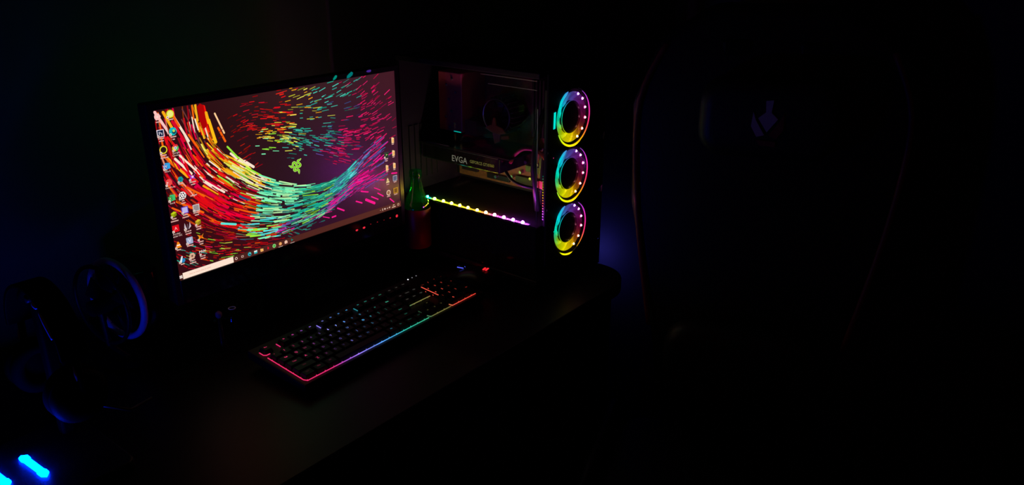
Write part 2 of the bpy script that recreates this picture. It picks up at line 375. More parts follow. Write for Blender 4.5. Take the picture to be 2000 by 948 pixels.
for X, Y, a, l in [(880,470,-48,26),(905,440,-48,26),(860,485,-40,22),(920,410,-52,26),(850,500,-40,20),(945,385,-55,22)]:
    streak(b, *zm(X, Y), a, l, 2.6, (110,225,230) if X < 900 else (90,130,190))
b.build('wallpaper_streaks', 'streak', scr)

# the green three-snake emblem in the middle of the picture
def stroke(b, pts, ws, col, lay):
    n = 24; L = []; R = []
    for i in range(n+1):
        t = i/n; a = Vector(curve(pts, t)); d = Vector(curve(pts, min(t+.02, 1)))-Vector(curve(pts, max(t-.02, 0)))
        d.normalize(); w = curve([(x, 0) for x in ws], t)[0]
        L.append((a.x-d.y*w, a.y+d.x*w)); R.append((a.x+d.y*w, a.y-d.x*w))
    for i in range(n):
        b.add([SP(*uv(550+q[0]/18.97, 300+q[1]/18.97), lay) for q in (L[i], L[i+1], R[i+1], R[i])], [(0, 1, 2, 3)], col)
b = MB()
arms = [[(715,180),(650,240),(595,270),(600,330),(670,380),(680,450),(600,490),(530,500)],
        [(250,450),(320,480),(380,510),(405,440),(420,350),(480,330),(530,400),(560,450)],
        [(645,755),(635,680),(620,600),(570,600),(500,640),(460,610),(480,540),(510,470)]]
wdt = [4, 30, 36, 32, 34, 38, 40, 30]
for a in arms: stroke(b, a, [w+16 for w in wdt], (0, 0, 0), 17)
for a in arms: stroke(b, a, [w+6 for w in wdt], s2l((205, 225, 130)), 18)
for a in arms: stroke(b, a, [w-8 if w > 20 else 2 for w in wdt], s2l((120, 205, 30)), 19)
b.build('snake_emblem', 'streak', scr)

# desktop icons
def ic(px, py, kind, c1, c2=None, sz=.0125, words=(), arrow=True):
    u, v = uv(px, py); h = sz/2; b = MB(); c1 = s2l(c1); c2 = s2l(c2) if c2 else None
    def poly(pts, col, lay): b.add([SP(u+x*h, v+y*h, lay) for x, y in pts], [tuple(range(len(pts)))], col)
    circ = lambda r, n=18, cx=0, cy=0: [(cx+r*cos(2*pi*k/n), cy+r*sin(2*pi*k/n)) for k in range(n)]
    if kind == 'sq': poly(rrect(-.9, .9, -.9, .9, .15), c1, 20)
    if kind == 'frame': poly(rrect(-1, 1, -1, 1, .12), c1, 20); poly(rrect(-.78, .78, -.78, .78, .05), c2, 21)
    if kind == 'circ': poly(circ(.95), c1, 20)
    if kind == 'ring': poly(circ(1), c1, 20); poly(circ(.74), c2, 21)
    if kind == 'swirl': poly(circ(1), c1, 20); poly(circ(.55, 18, .3, -.15), s2l((20, 60, 90)), 21); poly(circ(.34, 14, .25, .1), c2, 22)
    if kind == 'chrome':
        for k, cc in enumerate([(225,60,60), (240,200,60), (80,190,90)]):
            a0 = 30+120*k; poly([(0, 0)]+[(cos(radians(a0+12*i)), sin(radians(a0+12*i))) for i in range(11)], s2l(cc), 20)
        poly(circ(.46), s2l((240, 235, 230)), 21); poly(circ(.32), s2l((150, 160, 200)), 22)
    if kind == 'wheel':
        poly(circ(1), c1, 20)
        for k in range(6): poly(circ(.2, 8, .6*cos(k*pi/3), .6*sin(k*pi/3)), c2, 21)
        poly(circ(.14, 8), c2, 21)
    if kind == 'book': poly([(-.5,-.9),(1,-.7),(1,.8),(-.5,.95)], c1, 20); poly([(-1,-.6),(.15,-.6),(.15,.5),(-1,.5)], c2 or c1, 21)
    if kind == 'tri': poly([(-.9,-.8),(.9,-.8),(.15,1),(-.15,1)], c1, 20); poly([(-.62,-.2),(.62,-.2),(.48,.15),(-.48,.15)], c2, 21)
    if kind == 'flower':
        for k in range(6): poly(circ(.45, 10, .5*cos(k*pi/3), .5*sin(k*pi/3)), c1, 20)
        poly(circ(.3, 10), c2, 21)
    if kind == 'cube': poly([(-.9,.4),(.1,.9),(.9,.5),(0,.05)], c1, 20); poly([(-.9,.4),(0,.05),(0,-.9),(-.8,-.5)], lerp(c1, (0,0,0), .4), 20); poly([(0,.05),(.9,.5),(.8,-.45),(0,-.9)], lerp(c1, (0,0,0), .6), 20)
    if kind == 'folder': poly([(-.55,-1),(.55,-1),(.6,.75),(.1,.9),(0,1.05),(-.55,1)], c1, 20); poly([(-.15,-.7),(.4,-.7),(.4,.4),(-.15,.4)], c2, 21)
    if kind == 'horns':
        for s in (-1, 1): poly([(s*.2,-.9),(s*.95,-.2),(s*.7,1),(s*.5,.1)], c1, 20)
        poly([(-.2,-.8),(.2,-.8),(.12,.6),(-.12,.6)], c2, 21)
    if kind == 'shard': poly([(-1,.9),(.3,.2),(1,.9),(.5,0),(.9,-.6),(0,-.3),(-.9,-.8),(-.5,.1)], c1, 20); poly(circ(.35, 10, .1, .1), c2, 21)
    if kind == 'drop': poly(circ(.62, 14, .25, -.35), c1, 20); poly([(-.9,-.8),(-.3,-.9),(.3,.9),(-.1,1)], c2, 21)
    if kind == 'letters':
        pass
    for t, size, col, dx, dy in [w for w in words if isinstance(w, tuple) and len(w) == 5]:
        tv, tf = text_mesh(t, size); b.add([SP(u+x+dx*h, v+y+dy*h, 23) for x, y, z in tv], tf, s2l(col))
    if arrow: poly(rrect(-1.05, -.45, -1.05, -.45, .08), s2l((250, 225, 210)), 23); poly(rrect(-.88, -.62, -.88, -.62, .03), s2l((120, 70, 80)), 24)
    lines = [w for w in words if isinstance(w, str) or len(w) != 5]
    for k, w in enumerate(lines):                # caption rows
        y0 = v-h*1.35-k*.0042
        if isinstance(w, str):
            tv, tf = text_mesh(w, .0042); b.add([SP(u+x, y0+y-.0005, 23) for x, y, z in tv], tf, s2l((240, 205, 195)))
        else:
            x = u-sum(w)*.0005-.0004*len(w)
            for q in w:
                b.add([SP(*p, 23) for p in ((x, y0-.001), (x+q*.001, y0-.001), (x+q*.001, y0+.001), (x, y0+.001))], [(0, 1, 2, 3)], s2l((215, 165, 155))); x += q*.001+.0008
    b.build('desktop_icon', 'streak', scr)
WH = (250, 235, 225)
ic(306.6,228.4,'flower',(250,190,185),(245,215,205),words=((7,),),arrow=False)
ic(331.7,222.5,'ring',(215,220,30),(235,235,130),.0135,((9,),))
ic(313,260.6,'frame',(215,205,215),(12,28,60),.0125,(('Ps',.0075,(235,230,240),0,-.05),(5,4),(8,)))
ic(337,256.5,'swirl',(20,190,190),(190,215,90),.0135,((10,),(4,)))
ic(318.7,292.7,'ring',(225,215,40),(40,22,24),.0135,((9,),(8,5),(' ',.004,WH,0,0)))
ic(342,289,'chrome',WH,None,.0115,('Google','Chrome'))
ic(325,325,'book',(50,160,225),(60,110,190),.0125,(('W',.007,WH,-.45,-.05),'Word'))
ic(329.5,356.5,'circ',(235,75,70),None,.0125,(('P',.006,WH,-.45,-.2),'PowerPoint'))
ic(352,350.6,'flower',(15,150,150),(10,110,120),.011,((9,),))
ic(375,346,'shard',(150,60,200),(245,190,220),.0125,((12,),(8,)))
ic(335,387,'book',(60,190,110),(40,140,70),.0125,(('X',.006,(230,240,120),-.45,-.1),'Excel'))
ic(356,382,'wheel',(235,225,225),(40,20,28),.0135,((5,),(8,)))
ic(377.5,377,'tri',(240,70,20),(240,110,20),.006,((12,),),arrow=True)
ic(339,419,'cube',(195,210,20),None,.0115,((8,),(14,)))
ic(360.6,410.4,'frame',(90,60,190),(190,180,235),.0125,((9,),(12,)))
ic(382.7,406,'frame',(205,195,190),(150,140,140),.0125,((12,),(8,)))
ic(343,446.6,'sq',(225,10,24),None,.0135,(('A',.008,(250,180,180),0,0),'Acrobat','Reader DC'))
ic(366,442,'horns',(200,185,195),(90,70,80),.0135,((3,4,3),(4,6)))
ic(386.5,434,'cube',(215,185,40),None,.012,((10,),(9,)))
ic(370,470,'sq',(165,175,205),None,.0135,(('V',.010,(240,240,245),0,0),(12,)))
ic(391.6,463,'shard',(245,150,20),(225,70,20),.0125,((9,),(7,)))
ic(348,479,'tri',(250,140,20),(250,230,210),.0125,((8,),))
ic(375,500,'flower',(215,170,140),(120,70,60),.0125,((10,),(12,)))
ic(395,492,'letters',WH,None,.0115,(('MW',.0072,(250,240,235),0,.1),(3,2,4),(9,)))
ic(355.5,507,'drop',(40,130,190),(225,235,240),.0125,((7,),))
F1, F2 = (250,205,150), (245,170,80)
for px, py, k in [(766.5,274,0),(768,299,0),(769.7,323.5,0),(755.5,328,0)]: ic(px, py, 'folder', F1, F2, .0125, ((6,),), arrow=False)
ic(754,303,'frame',(60,70,60),(30,45,35),.0125,(('>',.010,(190,225,120),.1,0),(9,),(7,)),arrow=True)
ic(771,348,'frame',(170,170,180),(90,95,120),.0125,((8,),),arrow=False)
ic(756.8,353,'tri',(230,210,150),(190,150,90),.012,((8,),),arrow=False)
ic(772.4,372,'frame',(215,160,40),(120,80,30),.0125,((10,),),arrow=False)
ic(758.4,376.5,'ring',(250,220,190),(150,100,70),.012,((10,),),arrow=False)

# task bar
TH = .0122
b = MB()
nt_ = 30
for i in range(nt_):
    c0, c1 = lerp(s2l((72, 30, 26)), s2l((88, 44, 36)), i/nt_), None
    b.add([SP(W*i/nt_, 0, 25), SP(W*(i+1)/nt_, 0, 25), SP(W*(i+1)/nt_, TH, 25), SP(W*i/nt_, TH, 25)], [(0, 1, 2, 3)], c0)
b.build('taskbar', 'streak', scr)
x0 = uv(357, 541)[0]; x1 = uv(455.5, 508)[0]
b = MB().add([SP(x0, .0004, 26), SP(x1, .0004, 26), SP(x1, TH-.0002, 26), SP(x0, TH-.0002, 26)], [(0, 1, 2, 3)], s2l((255, 226, 206)))
x = x0+.012
for q in (7, 3, 9, 6, 3, 8): b.add([SP(p, r, 27) for p, r in ((x, .0055), (x+q*.001, .0055), (x+q*.001, .0068), (x, .0068))], [(0, 1, 2, 3)], s2l((235, 190, 170))); x += q*.001+.0012
b.build('search_box', 'streak', scr)
def tb(name, px, py, parts):
    u, v = uv(px, py)[0], TH/2; b = MB()
    for k, (pts, col) in enumerate(parts): b.add([SP(u+x/1000, v+y/1000, 27+k) for x, y in pts], [tuple(range(len(pts)))], s2l(col))
    b.build(name, 'streak', scr)
C_ = lambda r, cx=0, cy=0, n=16: [(cx+r*cos(2*pi*k/n), cy+r*sin(2*pi*k/n)) for k in range(n)]
Q_ = lambda x0, x1, y0, y1: [(x0, y0), (x1, y0), (x1, y1), (x0, y1)]
TBC = (84, 40, 33)
tb('start_button', 353, 542, [(Q_(-2.6,-.2,-2.6,-.2),WH),(Q_(.2,2.6,-2.6,-.2),WH),(Q_(-2.6,-.2,.2,2.6),WH),(Q_(.2,2.6,.2,2.6),WH)])
tb('taskbar_icon', 461, 506, [(C_(2.7),(250,210,195)),(C_(1.7),TBC)])
tb('taskbar_icon', 473, 501.5, [(Q_(-2.4,2.4,-2,2),(225,185,170)),(Q_(-1.6,1.6,-1.2,1.2),TBC)])
tb('taskbar_icon', 487, 497, [(C_(3.7),(20,175,190)),(C_(1.8,.6,-.6),(20,60,90)),(C_(1.2,1.2,1.4),(150,225,170))])
tb('taskbar_icon', 499, 494, [(Q_(-3.4,3.4,-3,3),(230,240,235)),(Q_(-3.4,3.4,-3,.2),(40,180,185))])
tb('taskbar_icon', 511, 489, [(Q_(-3.2,3.2,-3,2.2),(250,190,110)),(Q_(-3.2,-.4,2.2,3),(250,170,70)),(Q_(-1.8,1.8,-1.6,.4),(240,150,60))])
tb('taskbar_icon', 523, 485, [([(-1.8,-1.6),(0,-3),(2.2,-1.4),(1.6,1),(-.6,3.2)],(225,15,40))])
tb('taskbar_icon', 535, 480.5, [(C_(3.7),(170,245,150)),(C_(2.6),(20,110,40)),(C_(1.4),(90,220,80))])
tb('taskbar_icon', 547, 476.5, [(C_(3.3),(240,170,90)),(C_(1.8),(225,90,60)),(C_(1.0),(250,220,160)),(Q_(-5,5,-6,-5.2),(225,190,180))])
tb('taskbar_icon', 558, 473, [(Q_(-3.2,3.2,-3,2),(250,210,185)),(Q_(-1.4,1.4,2,3.2),(250,210,185)),(Q_(-1.4,1.4,-1.4,.6),(225,130,90))])
tb('taskbar_icon', 570, 469, [([(-2,-2.6),(2.6,0),(-2,3)],(30,140,120)),([(-1.2,-1.2),(1.2,0),(-1.2,1.4)],(20,70,80)),(Q_(-5,5,-6,-5.2),(225,190,180))])
for px, q in [(742,[(Q_(-1,1,-.5,.5),(225,180,150))]),(746.5,[(Q_(-1,1,-2.4,2.4),(240,205,180)),(Q_(-.4,.4,-1.6,1.2),TBC)]),(751,[(C_(1.9),(250,215,195))]),(755.5,[([(-1.6,-1.6),(1.4,-1.6),(1.4,1.8)],(235,200,180))]),
              (760,[(Q_(-2,2,-1.6,.6),(225,185,165)),(Q_(0,2,.6,2),(225,185,165))]),(768.5,[(Q_(-2.6,2.6,1.2,3),(230,190,160)),(Q_(-5.4,5.4,-3,-1.2),(235,195,165))]),(777.5,[(rrect(-2.6,2.6,-2.4,2.6,.8),(230,185,150)),(rrect(-1.7,1.7,-1.5,1.7,.5),TBC)])]:
    tb('tray_icon', px, 0 if False else 404, q)

# ------------------------------------------------------------------ light strip on the back of the monitor
def hue(h, s=1.0, v=1.0):
    import colorsys
    return colorsys.hsv_to_rgb(h % 1, s, v)
ls = thing('monitor_backlight', 'rainbow light strip stuck along the back of the monitor, with painted screen reflections on the bezel top', 'light strip', (W/2, .10, DZ))
zt = OZ+H-.012
pts = [(OX+.03+.46*i/14, OY+.033, zt) for i in range(15)]
MB().box(OX+.02, OX+.50, OY+.0305, OY+.0325, zt-.005, zt+.005).build('strip_tape', 'white', ls)
for i, p in enumerate(pts):
    h = (.47, .46, .45, .44, .43, .42, .41, .39, .36, .33, .28, .20, .10, .0, -.18)[i]
    MB().box(p[0]-.003, p[0]+.003, OY+.0325, OY+.0345, zt-.003, zt+.003).build('strip_led', glow('backlight_led_%d' % i, hue(h), 15 if i < 8 else 22 if i < 12 else 34), ls)
# glowing patches painting the wallpaper's reflection on the top bezel
zc = OZ+H+BZ
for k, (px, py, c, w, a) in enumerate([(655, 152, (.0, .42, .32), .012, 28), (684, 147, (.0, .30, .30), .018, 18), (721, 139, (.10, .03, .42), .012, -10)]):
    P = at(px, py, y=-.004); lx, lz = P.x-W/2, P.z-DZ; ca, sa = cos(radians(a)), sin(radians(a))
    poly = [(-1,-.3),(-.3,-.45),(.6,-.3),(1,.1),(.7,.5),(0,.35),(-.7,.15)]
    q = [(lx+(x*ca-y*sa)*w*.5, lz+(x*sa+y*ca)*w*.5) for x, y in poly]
    MB().prism(q, OY-.0035, OY-.0022, lambda u, v, h: (u, h, v)).build('bezel_reflection', glow('bezel_reflection_glow_%d' % k, c, .55), ls)

# ------------------------------------------------------------------ computer tower
TX0, TX1, TY0, TY1, TZ0, TZ1 = .615, .825, -.340, .085, .765, 1.215
tw = thing('computer_tower', 'black computer tower with glass side, three rainbow fans and an inner light strip', 'computer', ((TX0+TX1)/2, (TY0+TY1)/2, DZ))
LX, LY = -(TX0+TX1)/2, -(TY0+TY1)/2
def T(x, y, z): return (x+LX, y+LY, z-DZ)
def tbox(b, x0, x1, y0, y1, z0, z1): return b.box(x0+LX, x1+LX, y0+LY, y1+LY, z0-DZ, z1-DZ)
tbox(MB(), TX0, TX1, TY0+.022, TY1, TZ1-.012, TZ1).build('top_panel', 'steel', tw, bevel=.002)
tbox(MB(), TX0, TX1, TY0+.022, TY1, TZ0, TZ0+.010).build('bottom_panel', 'steel', tw, bevel=.002)
tbox(MB(), TX1-.006, TX1, TY0+.022, TY1-.006, TZ0+.010, TZ1-.012).build('side_panel', 'steel', tw)
tbox(MB(), TX0+.006, TX1, TY1-.006, TY1, TZ0+.010, TZ1-.012).build('rear_panel', 'steel', tw)
tbox(MB(), TX1-.022, TX1-.018, TY0+.06, TY1-.006, .905, TZ1-.012).build('board_tray', 'inner', tw)
tbox(MB(), TX0+.0055, TX1-.006, TY0+.030, TY1-.006, TZ0+.012, .8920).build('power_supply_shroud', 'inner', tw, bevel=.002)
for x in (TX0+.02, TX1-.05):
    for y in (TY0+.04, TY1-.07): tbox(MB(), x, x+.03, y, y+.03, DZ, TZ0).build('foot', 'plastic', tw)
gl = tbox(MB(), TX0, TX0+.004, TY0+.024, TY1-.004, TZ0+.012, TZ1-.013).build('glass_panel', 'glass', tw)
for z0, z1 in ((TZ1-.0165, TZ1-.0153), (TZ1-.034, TZ1-.0330)):
    tbox(MB(), TX0-.0006, TX0-.0001, TY0+.028, TY0+.028+(.145 if z1 > 1.195 else .125), z0, z1).build('edge_line', 'alu', gl)
tbox(MB(), TX0-.0008, TX0-.0001, TY0+.0245, TY0+.0258, .91, TZ1-.07).build('edge_line', 'alu', gl)
tbox(MB(), TX0-.0006, TX0-.0001, -.074, -.004, 1.0315, 1.0325).build('edge_line', 'alu', gl)
# front panel: a frame with three round openings
FX = .703; FZ = [1.118, .998, .878]; FY = TY0
b = MB(); NF = 48; hw0, hw1 = TX0, TX1
def panel_with_holes(b, y0, y1, r):
    zs = [TZ1] + [(FZ[0]+FZ[1])/2, (FZ[1]+FZ[2])/2] + [FZ[2]-.062]
    for i, zc in enumerate(FZ):
        zt_, zb_ = zs[i], zs[i+1]
        ring = []; rim = []
        for k in range(NF):
            a = 2*pi*k/NF; c, s_ = cos(a), sin(a)
            t = min(((hw1-FX) if c > 0 else (FX-hw0))/max(abs(c), 1e-6), ((zt_-zc) if s_ > 0 else (zc-zb_))/max(abs(s_), 1e-6))
            rim.append((FX+c*t, zc+s_*t)); ring.append((FX+c*min(r, t*.995), zc+s_*min(r, t*.995)))
        for y, fl in ((y0, 1), (y1, -1)):
            v = [T(x, y, z) for x, z in rim] + [T(x, y, z) for x, z in ring]
            b.add(v, [(k, (k+1) % NF, NF+(k+1) % NF, NF+k)[::fl] for k in range(NF)])
        b.add([T(x, y, z) for y in (y0, y1) for x, z in ring], [(k, (k+1) % NF, NF+(k+1) % NF, NF+k) for k in range(NF)])
    tbox(b, hw0, hw1, y0, y1, TZ0-.006, FZ[2]-.062)
    for x0_, x1_ in ((hw0, hw0+.0005), (hw1-.0005, hw1)): tbox(b, x0_, x1_, y0, y1, TZ0, TZ1)
    tbox(b, hw0, hw1, y0, y1, TZ1-.0005, TZ1)
panel_with_holes(b, TY0, TY0+.004, .0597)
b.build('front_panel', 'plastic', tw)

# fans: hue by angle (0 deg = right, counted anticlockwise as seen from the front)
HUES = [(-180,(0,.85,.42)),(-165,(.1,.85,.2)),(-150,(.35,.85,.02)),(-130,(.70,.82,0)),(-100,(.95,.80,0)),(-80,(1,.68,0)),(-60,(1,.45,.0)),(-40,(1,.16,.03)),(-20,(.95,.03,.14)),(0,(.85,.02,.30)),(20,(.75,.02,.45)),(45,(.50,.04,.70)),
        (70,(.28,.07,.75)),(95,(.13,.14,.80)),(115,(.05,.32,.85)),(135,(0,.62,.80)),(155,(0,.85,.75)),(170,(0,.88,.58)),(180,(0,.85,.42))]
def ring_col(a):
    a = (math.degrees(a)+180) % 360-180
    for (a0, c0), (a1, c1) in zip(HUES, HUES[1:]):
        if a0 <= a <= a1: return lerp(c0, c1, (a-a0)/(a1-a0))
    return HUES[0][1]
def bright(a):                                  # shade painted in by angle: the half beside the lamps stays dark
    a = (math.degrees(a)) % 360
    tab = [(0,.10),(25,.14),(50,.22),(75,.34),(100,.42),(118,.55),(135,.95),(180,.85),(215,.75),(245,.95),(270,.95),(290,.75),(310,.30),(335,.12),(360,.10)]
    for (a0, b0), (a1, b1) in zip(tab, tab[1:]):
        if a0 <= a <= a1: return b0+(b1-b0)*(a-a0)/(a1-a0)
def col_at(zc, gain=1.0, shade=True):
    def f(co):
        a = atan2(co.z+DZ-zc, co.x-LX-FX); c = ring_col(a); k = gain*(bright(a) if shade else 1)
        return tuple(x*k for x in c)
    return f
for fi, zc in enumerate(FZ):
    yf = TY0+.0045
    b = MB()                                   # square frame with a round bore
    n = 48; ring = [(FX+.0575*cos(2*pi*k/n), zc+.0575*sin(2*pi*k/n)) for k in range(n)]
    sq = []
    for k in range(n):
        c, s_ = cos(2*pi*k/n), sin(2*pi*k/n); t = .0595/max(abs(c), abs(s_)); sq.append((FX+c*t, zc+s_*t))
    for y in (yf, yf+.025): b.add([T(x, y, z) for x, z in sq]+[T(x, y, z) for x, z in ring], [(k, (k+1) % n, n+(k+1) % n, n+k) for k in range(n)])
    b.add([T(x, y, z) for y in (yf, yf+.025) for x, z in ring], [(k, (k+1) % n, n+(k+1) % n, n+k) for k in range(n)])
    b.add([T(x, y, z) for y in (yf, yf+.025) for x, z in sq], [(k, (k+1) % n, n+(k+1) % n, n+k) for k in range(n)])
    fan = b.build('cooling_fan', 'satin', tw)
    # glowing funnel-shaped diffuser behind the blades
    b = MB(); nr, na = 5, 72
    v = []
    for j in range(nr+1):
        r = .0345+(.0520-.0345)*j/nr; dy = .006-.005*j/nr
        v += [T(FX+r*cos(2*pi*k/na), yf+dy, zc+r*sin(2*pi*k/na)) for k in range(na)]
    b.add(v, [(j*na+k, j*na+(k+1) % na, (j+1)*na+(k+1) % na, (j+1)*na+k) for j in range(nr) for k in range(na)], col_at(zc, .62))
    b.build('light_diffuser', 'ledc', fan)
    # blades, frosted, the lamps' edge light painted in as glow
    for k in range(9):
        b = MB(); a0 = 2*pi*k/9+.2*fi; m = 6; v = []
        for i in range(m+1):
            t = i/m; r = .0345+.0160*t; a = a0-.42*t
            for s_ in (0, 1): v.append(T(FX+r*cos(a+s_*.30*(1-.25*t)), yf+.0045-.0048*t+.0015*s_-.001, zc+r*sin(a+s_*.30*(1-.25*t))))
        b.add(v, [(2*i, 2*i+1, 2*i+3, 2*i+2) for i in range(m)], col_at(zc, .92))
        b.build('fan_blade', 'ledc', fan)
    # hub
    b = MB(); b.lathe([(.0342, .004), (.0342, -.001), (.0325, -.0025), (.022, -.003), (.0001, -.003)], 40, T(FX, yf+.003, zc), 'y', (False, False))
    hub = b.build('fan_hub', 'satin', fan, smooth=True)
    b = MB(); b.tube([T(FX+.0344*cos(2*pi*k/60), yf+.0005, zc+.0344*sin(2*pi*k/60)) for k in range(60)], .00055, 6, closed=True, col=col_at(zc, .8))
    b.build('hub_light_line', 'ledc', fan)
    # thin outer light rings, seen through the slots of the panel
    for a0, a1, rr, w, g in [(-128, 62, .0572, .0013, 1.0), (-152, -62, .0588, .0019, 1.2), (112, 150, .0592, .0028, .9)]:
        if fi == 2 and a0 == -152: a0, a1 = -128, -80
        if fi == 2 and a0 == -128 and rr < .058: a0 = -62
        pts = [T(FX+rr*cos(radians(a0+(a1-a0)*i/36)), TY0-.0004, zc+rr*sin(radians(a0+(a1-a0)*i/36))) for i in range(37)]
        rad = [w*min(1, .25+3*min(i, 36-i)/36) for i in range(37)]
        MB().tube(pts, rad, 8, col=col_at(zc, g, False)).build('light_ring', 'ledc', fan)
    # row of lamps inside the rim
    for k, a in enumerate((66, 42, 16, -10, -38, -64)):
        r = .0490; x, z = FX+r*cos(radians(a)), zc+r*sin(radians(a)); c = ring_col(radians(a))
        hot = tuple(.22+.78*v for v in c)
        b = MB(); b.lathe([(.0001, -.0026), (.0017, -.0020), (.0024, 0)], 12, T(x, yf+.000, z), 'y', (False, True))
        b.build('fan_lamp', glow('fan_lamp_%d_%d' % (fi, k), hot, 9), fan, smooth=True)
        b = MB(); b.lathe([(.0001, -.0003), (.0040, 0)], 14, T(x, yf+.0004, z), 'y', (False, True))
        b.build('lamp_halo', glow('fan_halo_%d_%d' % (fi, k), c, .9), fan)  # glowing disc paints the lamp's coloured halo
    if fi == 0:                                # lit tab beside the top fan
        MB().prism([(FX-.0690, zc+.020), (FX-.0630, zc+.021), (FX-.0640, zc-.012), (FX-.0700, zc-.013)], TY0-.0010, TY0-.0002, lambda a, b_, h: T(a, h, b_), col=(0, .82, .68)).build('lit_tab', 'ledc', fan)

# inner light strip on the shroud
LEDP = [(835,386,(0,1,.62)),(849,388,(.45,1,.0)),(866,393,(.75,.9,0)),(882,397,(.95,.85,0)),(898,401,(1,.75,0)),(914,405,(1,.68,0)),(932,410,(1,.55,0)),(949,414,(1,.16,.02)),(966,419,(1,.04,.35)),(984,423,(.85,.04,.9)),(1002,428,(.60,.04,1)),(1021,433,(.50,.03,1))]
tbox(MB(), .6235, .6335, -.285, .030, .8920, .8930).build('led_strip', 'white', tw)
tbox(MB(), .6206, .6218, TY0+.032, TY1-.008, .8920, .8945).build('strip_light_baffle', 'inner', tw)  # added flange that keeps the strip's light off the desk
strip = tw.children[-1] if False else [o for o in tw.children if o.name.startswith('led_strip')][0]
for k, (px, py, c) in enumerate(LEDP):
    P = at(px, py, x=.6285); hot = tuple(.03+.97*v for v in c)
    b = MB(); b.lathe([(.0034 if k else .0024, 0), (.0030, .0028), (.0018, .0044), (.0001, .0050)], 14, T(.6285, P.y, .8934), 'z', (True, False))
    b.build('strip_lamp', glow('strip_lamp_%d' % k, hot if k else (.02, 1, .75), 1.6*(0, 60, 60, 60, 60, 60, 65, 120, 170, 210, 240, 260)[k] if k else 70), strip, smooth=True)
    b = MB(); b.lathe([(.0064, 0), (.0001, .0003)], 16, T(.6285, P.y, .8931), 'z', (True, False))
    b.build('lamp_halo', glow('strip_halo_%d' % k, c, 1.4), strip)  # coloured halo painted as a disc of glow around the lamp
# glowing dots painting the strip's reflection down the front glass edge
SEAM = [(0,.6,.3),(.1,.7,.2),(.4,.8,0),(.6,.8,0),(.9,.8,0),(1,.6,0),(1,.3,.05),(1,.08,.1),(1,.1,.4),(.8,.1,.8),(.6,.1,.9),(.5,.05,.9)]
for i in range(17):
    t = i/16; q = t*(len(SEAM)-1); c = lerp(SEAM[int(q)], SEAM[min(int(q)+1, len(SEAM)-1)], q-int(q))
    P = at(1060.5-.6*t, 345+84*t, x=TX0-.0006); h = .0009+.0006*t
    MB().add([T(TX0-.0006, P.y-h, P.z-h), T(TX0-.0006, P.y+h, P.z-h), T(TX0-.0006, P.y+h, P.z+h), T(TX0-.0006, P.y-h, P.z+h)], [(0, 1, 2, 3)]).build('seam_reflection', glow('seam_%d' % i, c, .5+.9*t), gl)
MB().lathe([(.0001, -.0008), (.0013, 0)], 10, T(.643, TY0, .886), 'y', (False, True)).build('power_lamp', glow('power_teal', (0, .7, .5), .8), tw)
MB().lathe([(.0001, -.0008), (.0013, 0)], 10, T(.636, TY0, 1.046), 'y', (False, True)).build('activity_lamp', glow('activity_pink', (.9, .05, .25), .6), tw)

# motherboard with its parts
mb = tbox(MB(), .7985, .8005, -.215, .065, .905, 1.185).build('motherboard', 'pcb', tw)
for y0, y1, z0, z1, x in [(-.20,-.12,.915,.935,.790),(-.10,-.03,.912,.925,.792),(-.19,-.15,.950,.965,.79),(-.205,-.19,.94,1.0,.788),(0,.05,.92,.94,.79)]:
    tbox(MB(), x, .7985, y0, y1, z0, z1).build('board_connector', 'chip', mb, bevel=.001)
for y, z in [(-.07,.958),(-.135,.945),(-.165,.935),(-.185,.972),(-.11,.93),(-.20,1.01),(-.06,.92)]:
    b = MB(); b.lathe([(.004, 0), (.004, -.010), (.0035, -.011)], 14, T(.7985, y, z), 'x', (False, True)); b.build('capacitor', 'alu', mb)
hs = tbox(MB(), .715, .7985, -.022, .050, 1.035, 1.172).build('rear_heatsink', 'redplate', mb, bevel=.002)
for y, z in [(.018,1.158),(.036,1.143),(.008,1.128),(.030,1.110),(.022,1.083),(.040,1.068),(.012,1.055),(.028,1.045)]:
    b = MB(); b.lathe([(.0030, 0), (.0030, -.002), (.0015, -.003)], 10, T(.715, y-.012, z), 'x', (False, True)); b.build('screw', 'alu', hs)
tbox(MB(), .7145, .7149, -.018, .004, 1.0355, 1.0372).build('edge_glint', glow('heatsink_glint', (.0, .75, .55), .8), hs)  # teal glint painted as a glowing sliver
fh = tbox(MB(), .770, .7985, -.060, -.024, 1.03, 1.09).build('fin_heatsink', 'inner', mb)
for i in range(11): 
    y = -.059+.0033*i; tbox(MB(), .722, .770, y, y+.0014, 1.032, 1.066).build('fin', 'alu', fh)
# processor cooler
ccy, ccz = -.104, 1.082
cc = MB(); cc.lathe([(.036, 0), (.038, -.012), (.038, -.055), (.035, -.058)], 36, T(.7985, ccy, ccz), 'x', (True, False))
cc = cc.build('processor_cooler', 'satin', mb, smooth=False)
b = MB(); b.tube([T(.740, ccy+.0385*cos(2*pi*k/48), ccz+.0385*sin(2*pi*k/48)) for k in range(48)], .0018, 8, closed=True); b.build('cooler_ring', 'alu', cc)
for k in range(24):
    a = 2*pi*k/24; c, s_ = cos(a), sin(a)
    b = MB(); v = []
    for x in (.745, .790):
        for r in (.038, .045):
            for w in (-.0008, .0008): v.append(T(x, ccy+r*c-w*s_, ccz+r*s_+w*c))
    b.add(v, [(0,1,3,2),(4,6,7,5),(0,4,5,1),(2,3,7,6),(0,2,6,4),(1,5,7,3)]); b.build('cooler_fin', 'alu', cc)
for k in range(7):
    a0 = 2*pi*k/7; b = MB(); v = []
    for i in range(5):
        t = i/4; r = .012+.023*t; a = a0-.4*t
        for s_ in (0, 1): v.append(T(.7425+.006*s_, ccy+r*cos(a+s_*.55), ccz+r*sin(a+s_*.55)))
    b.add(v, [(2*i, 2*i+1, 2*i+3, 2*i+2) for i in range(4)]); b.build('cooler_blade', 'chip', cc)
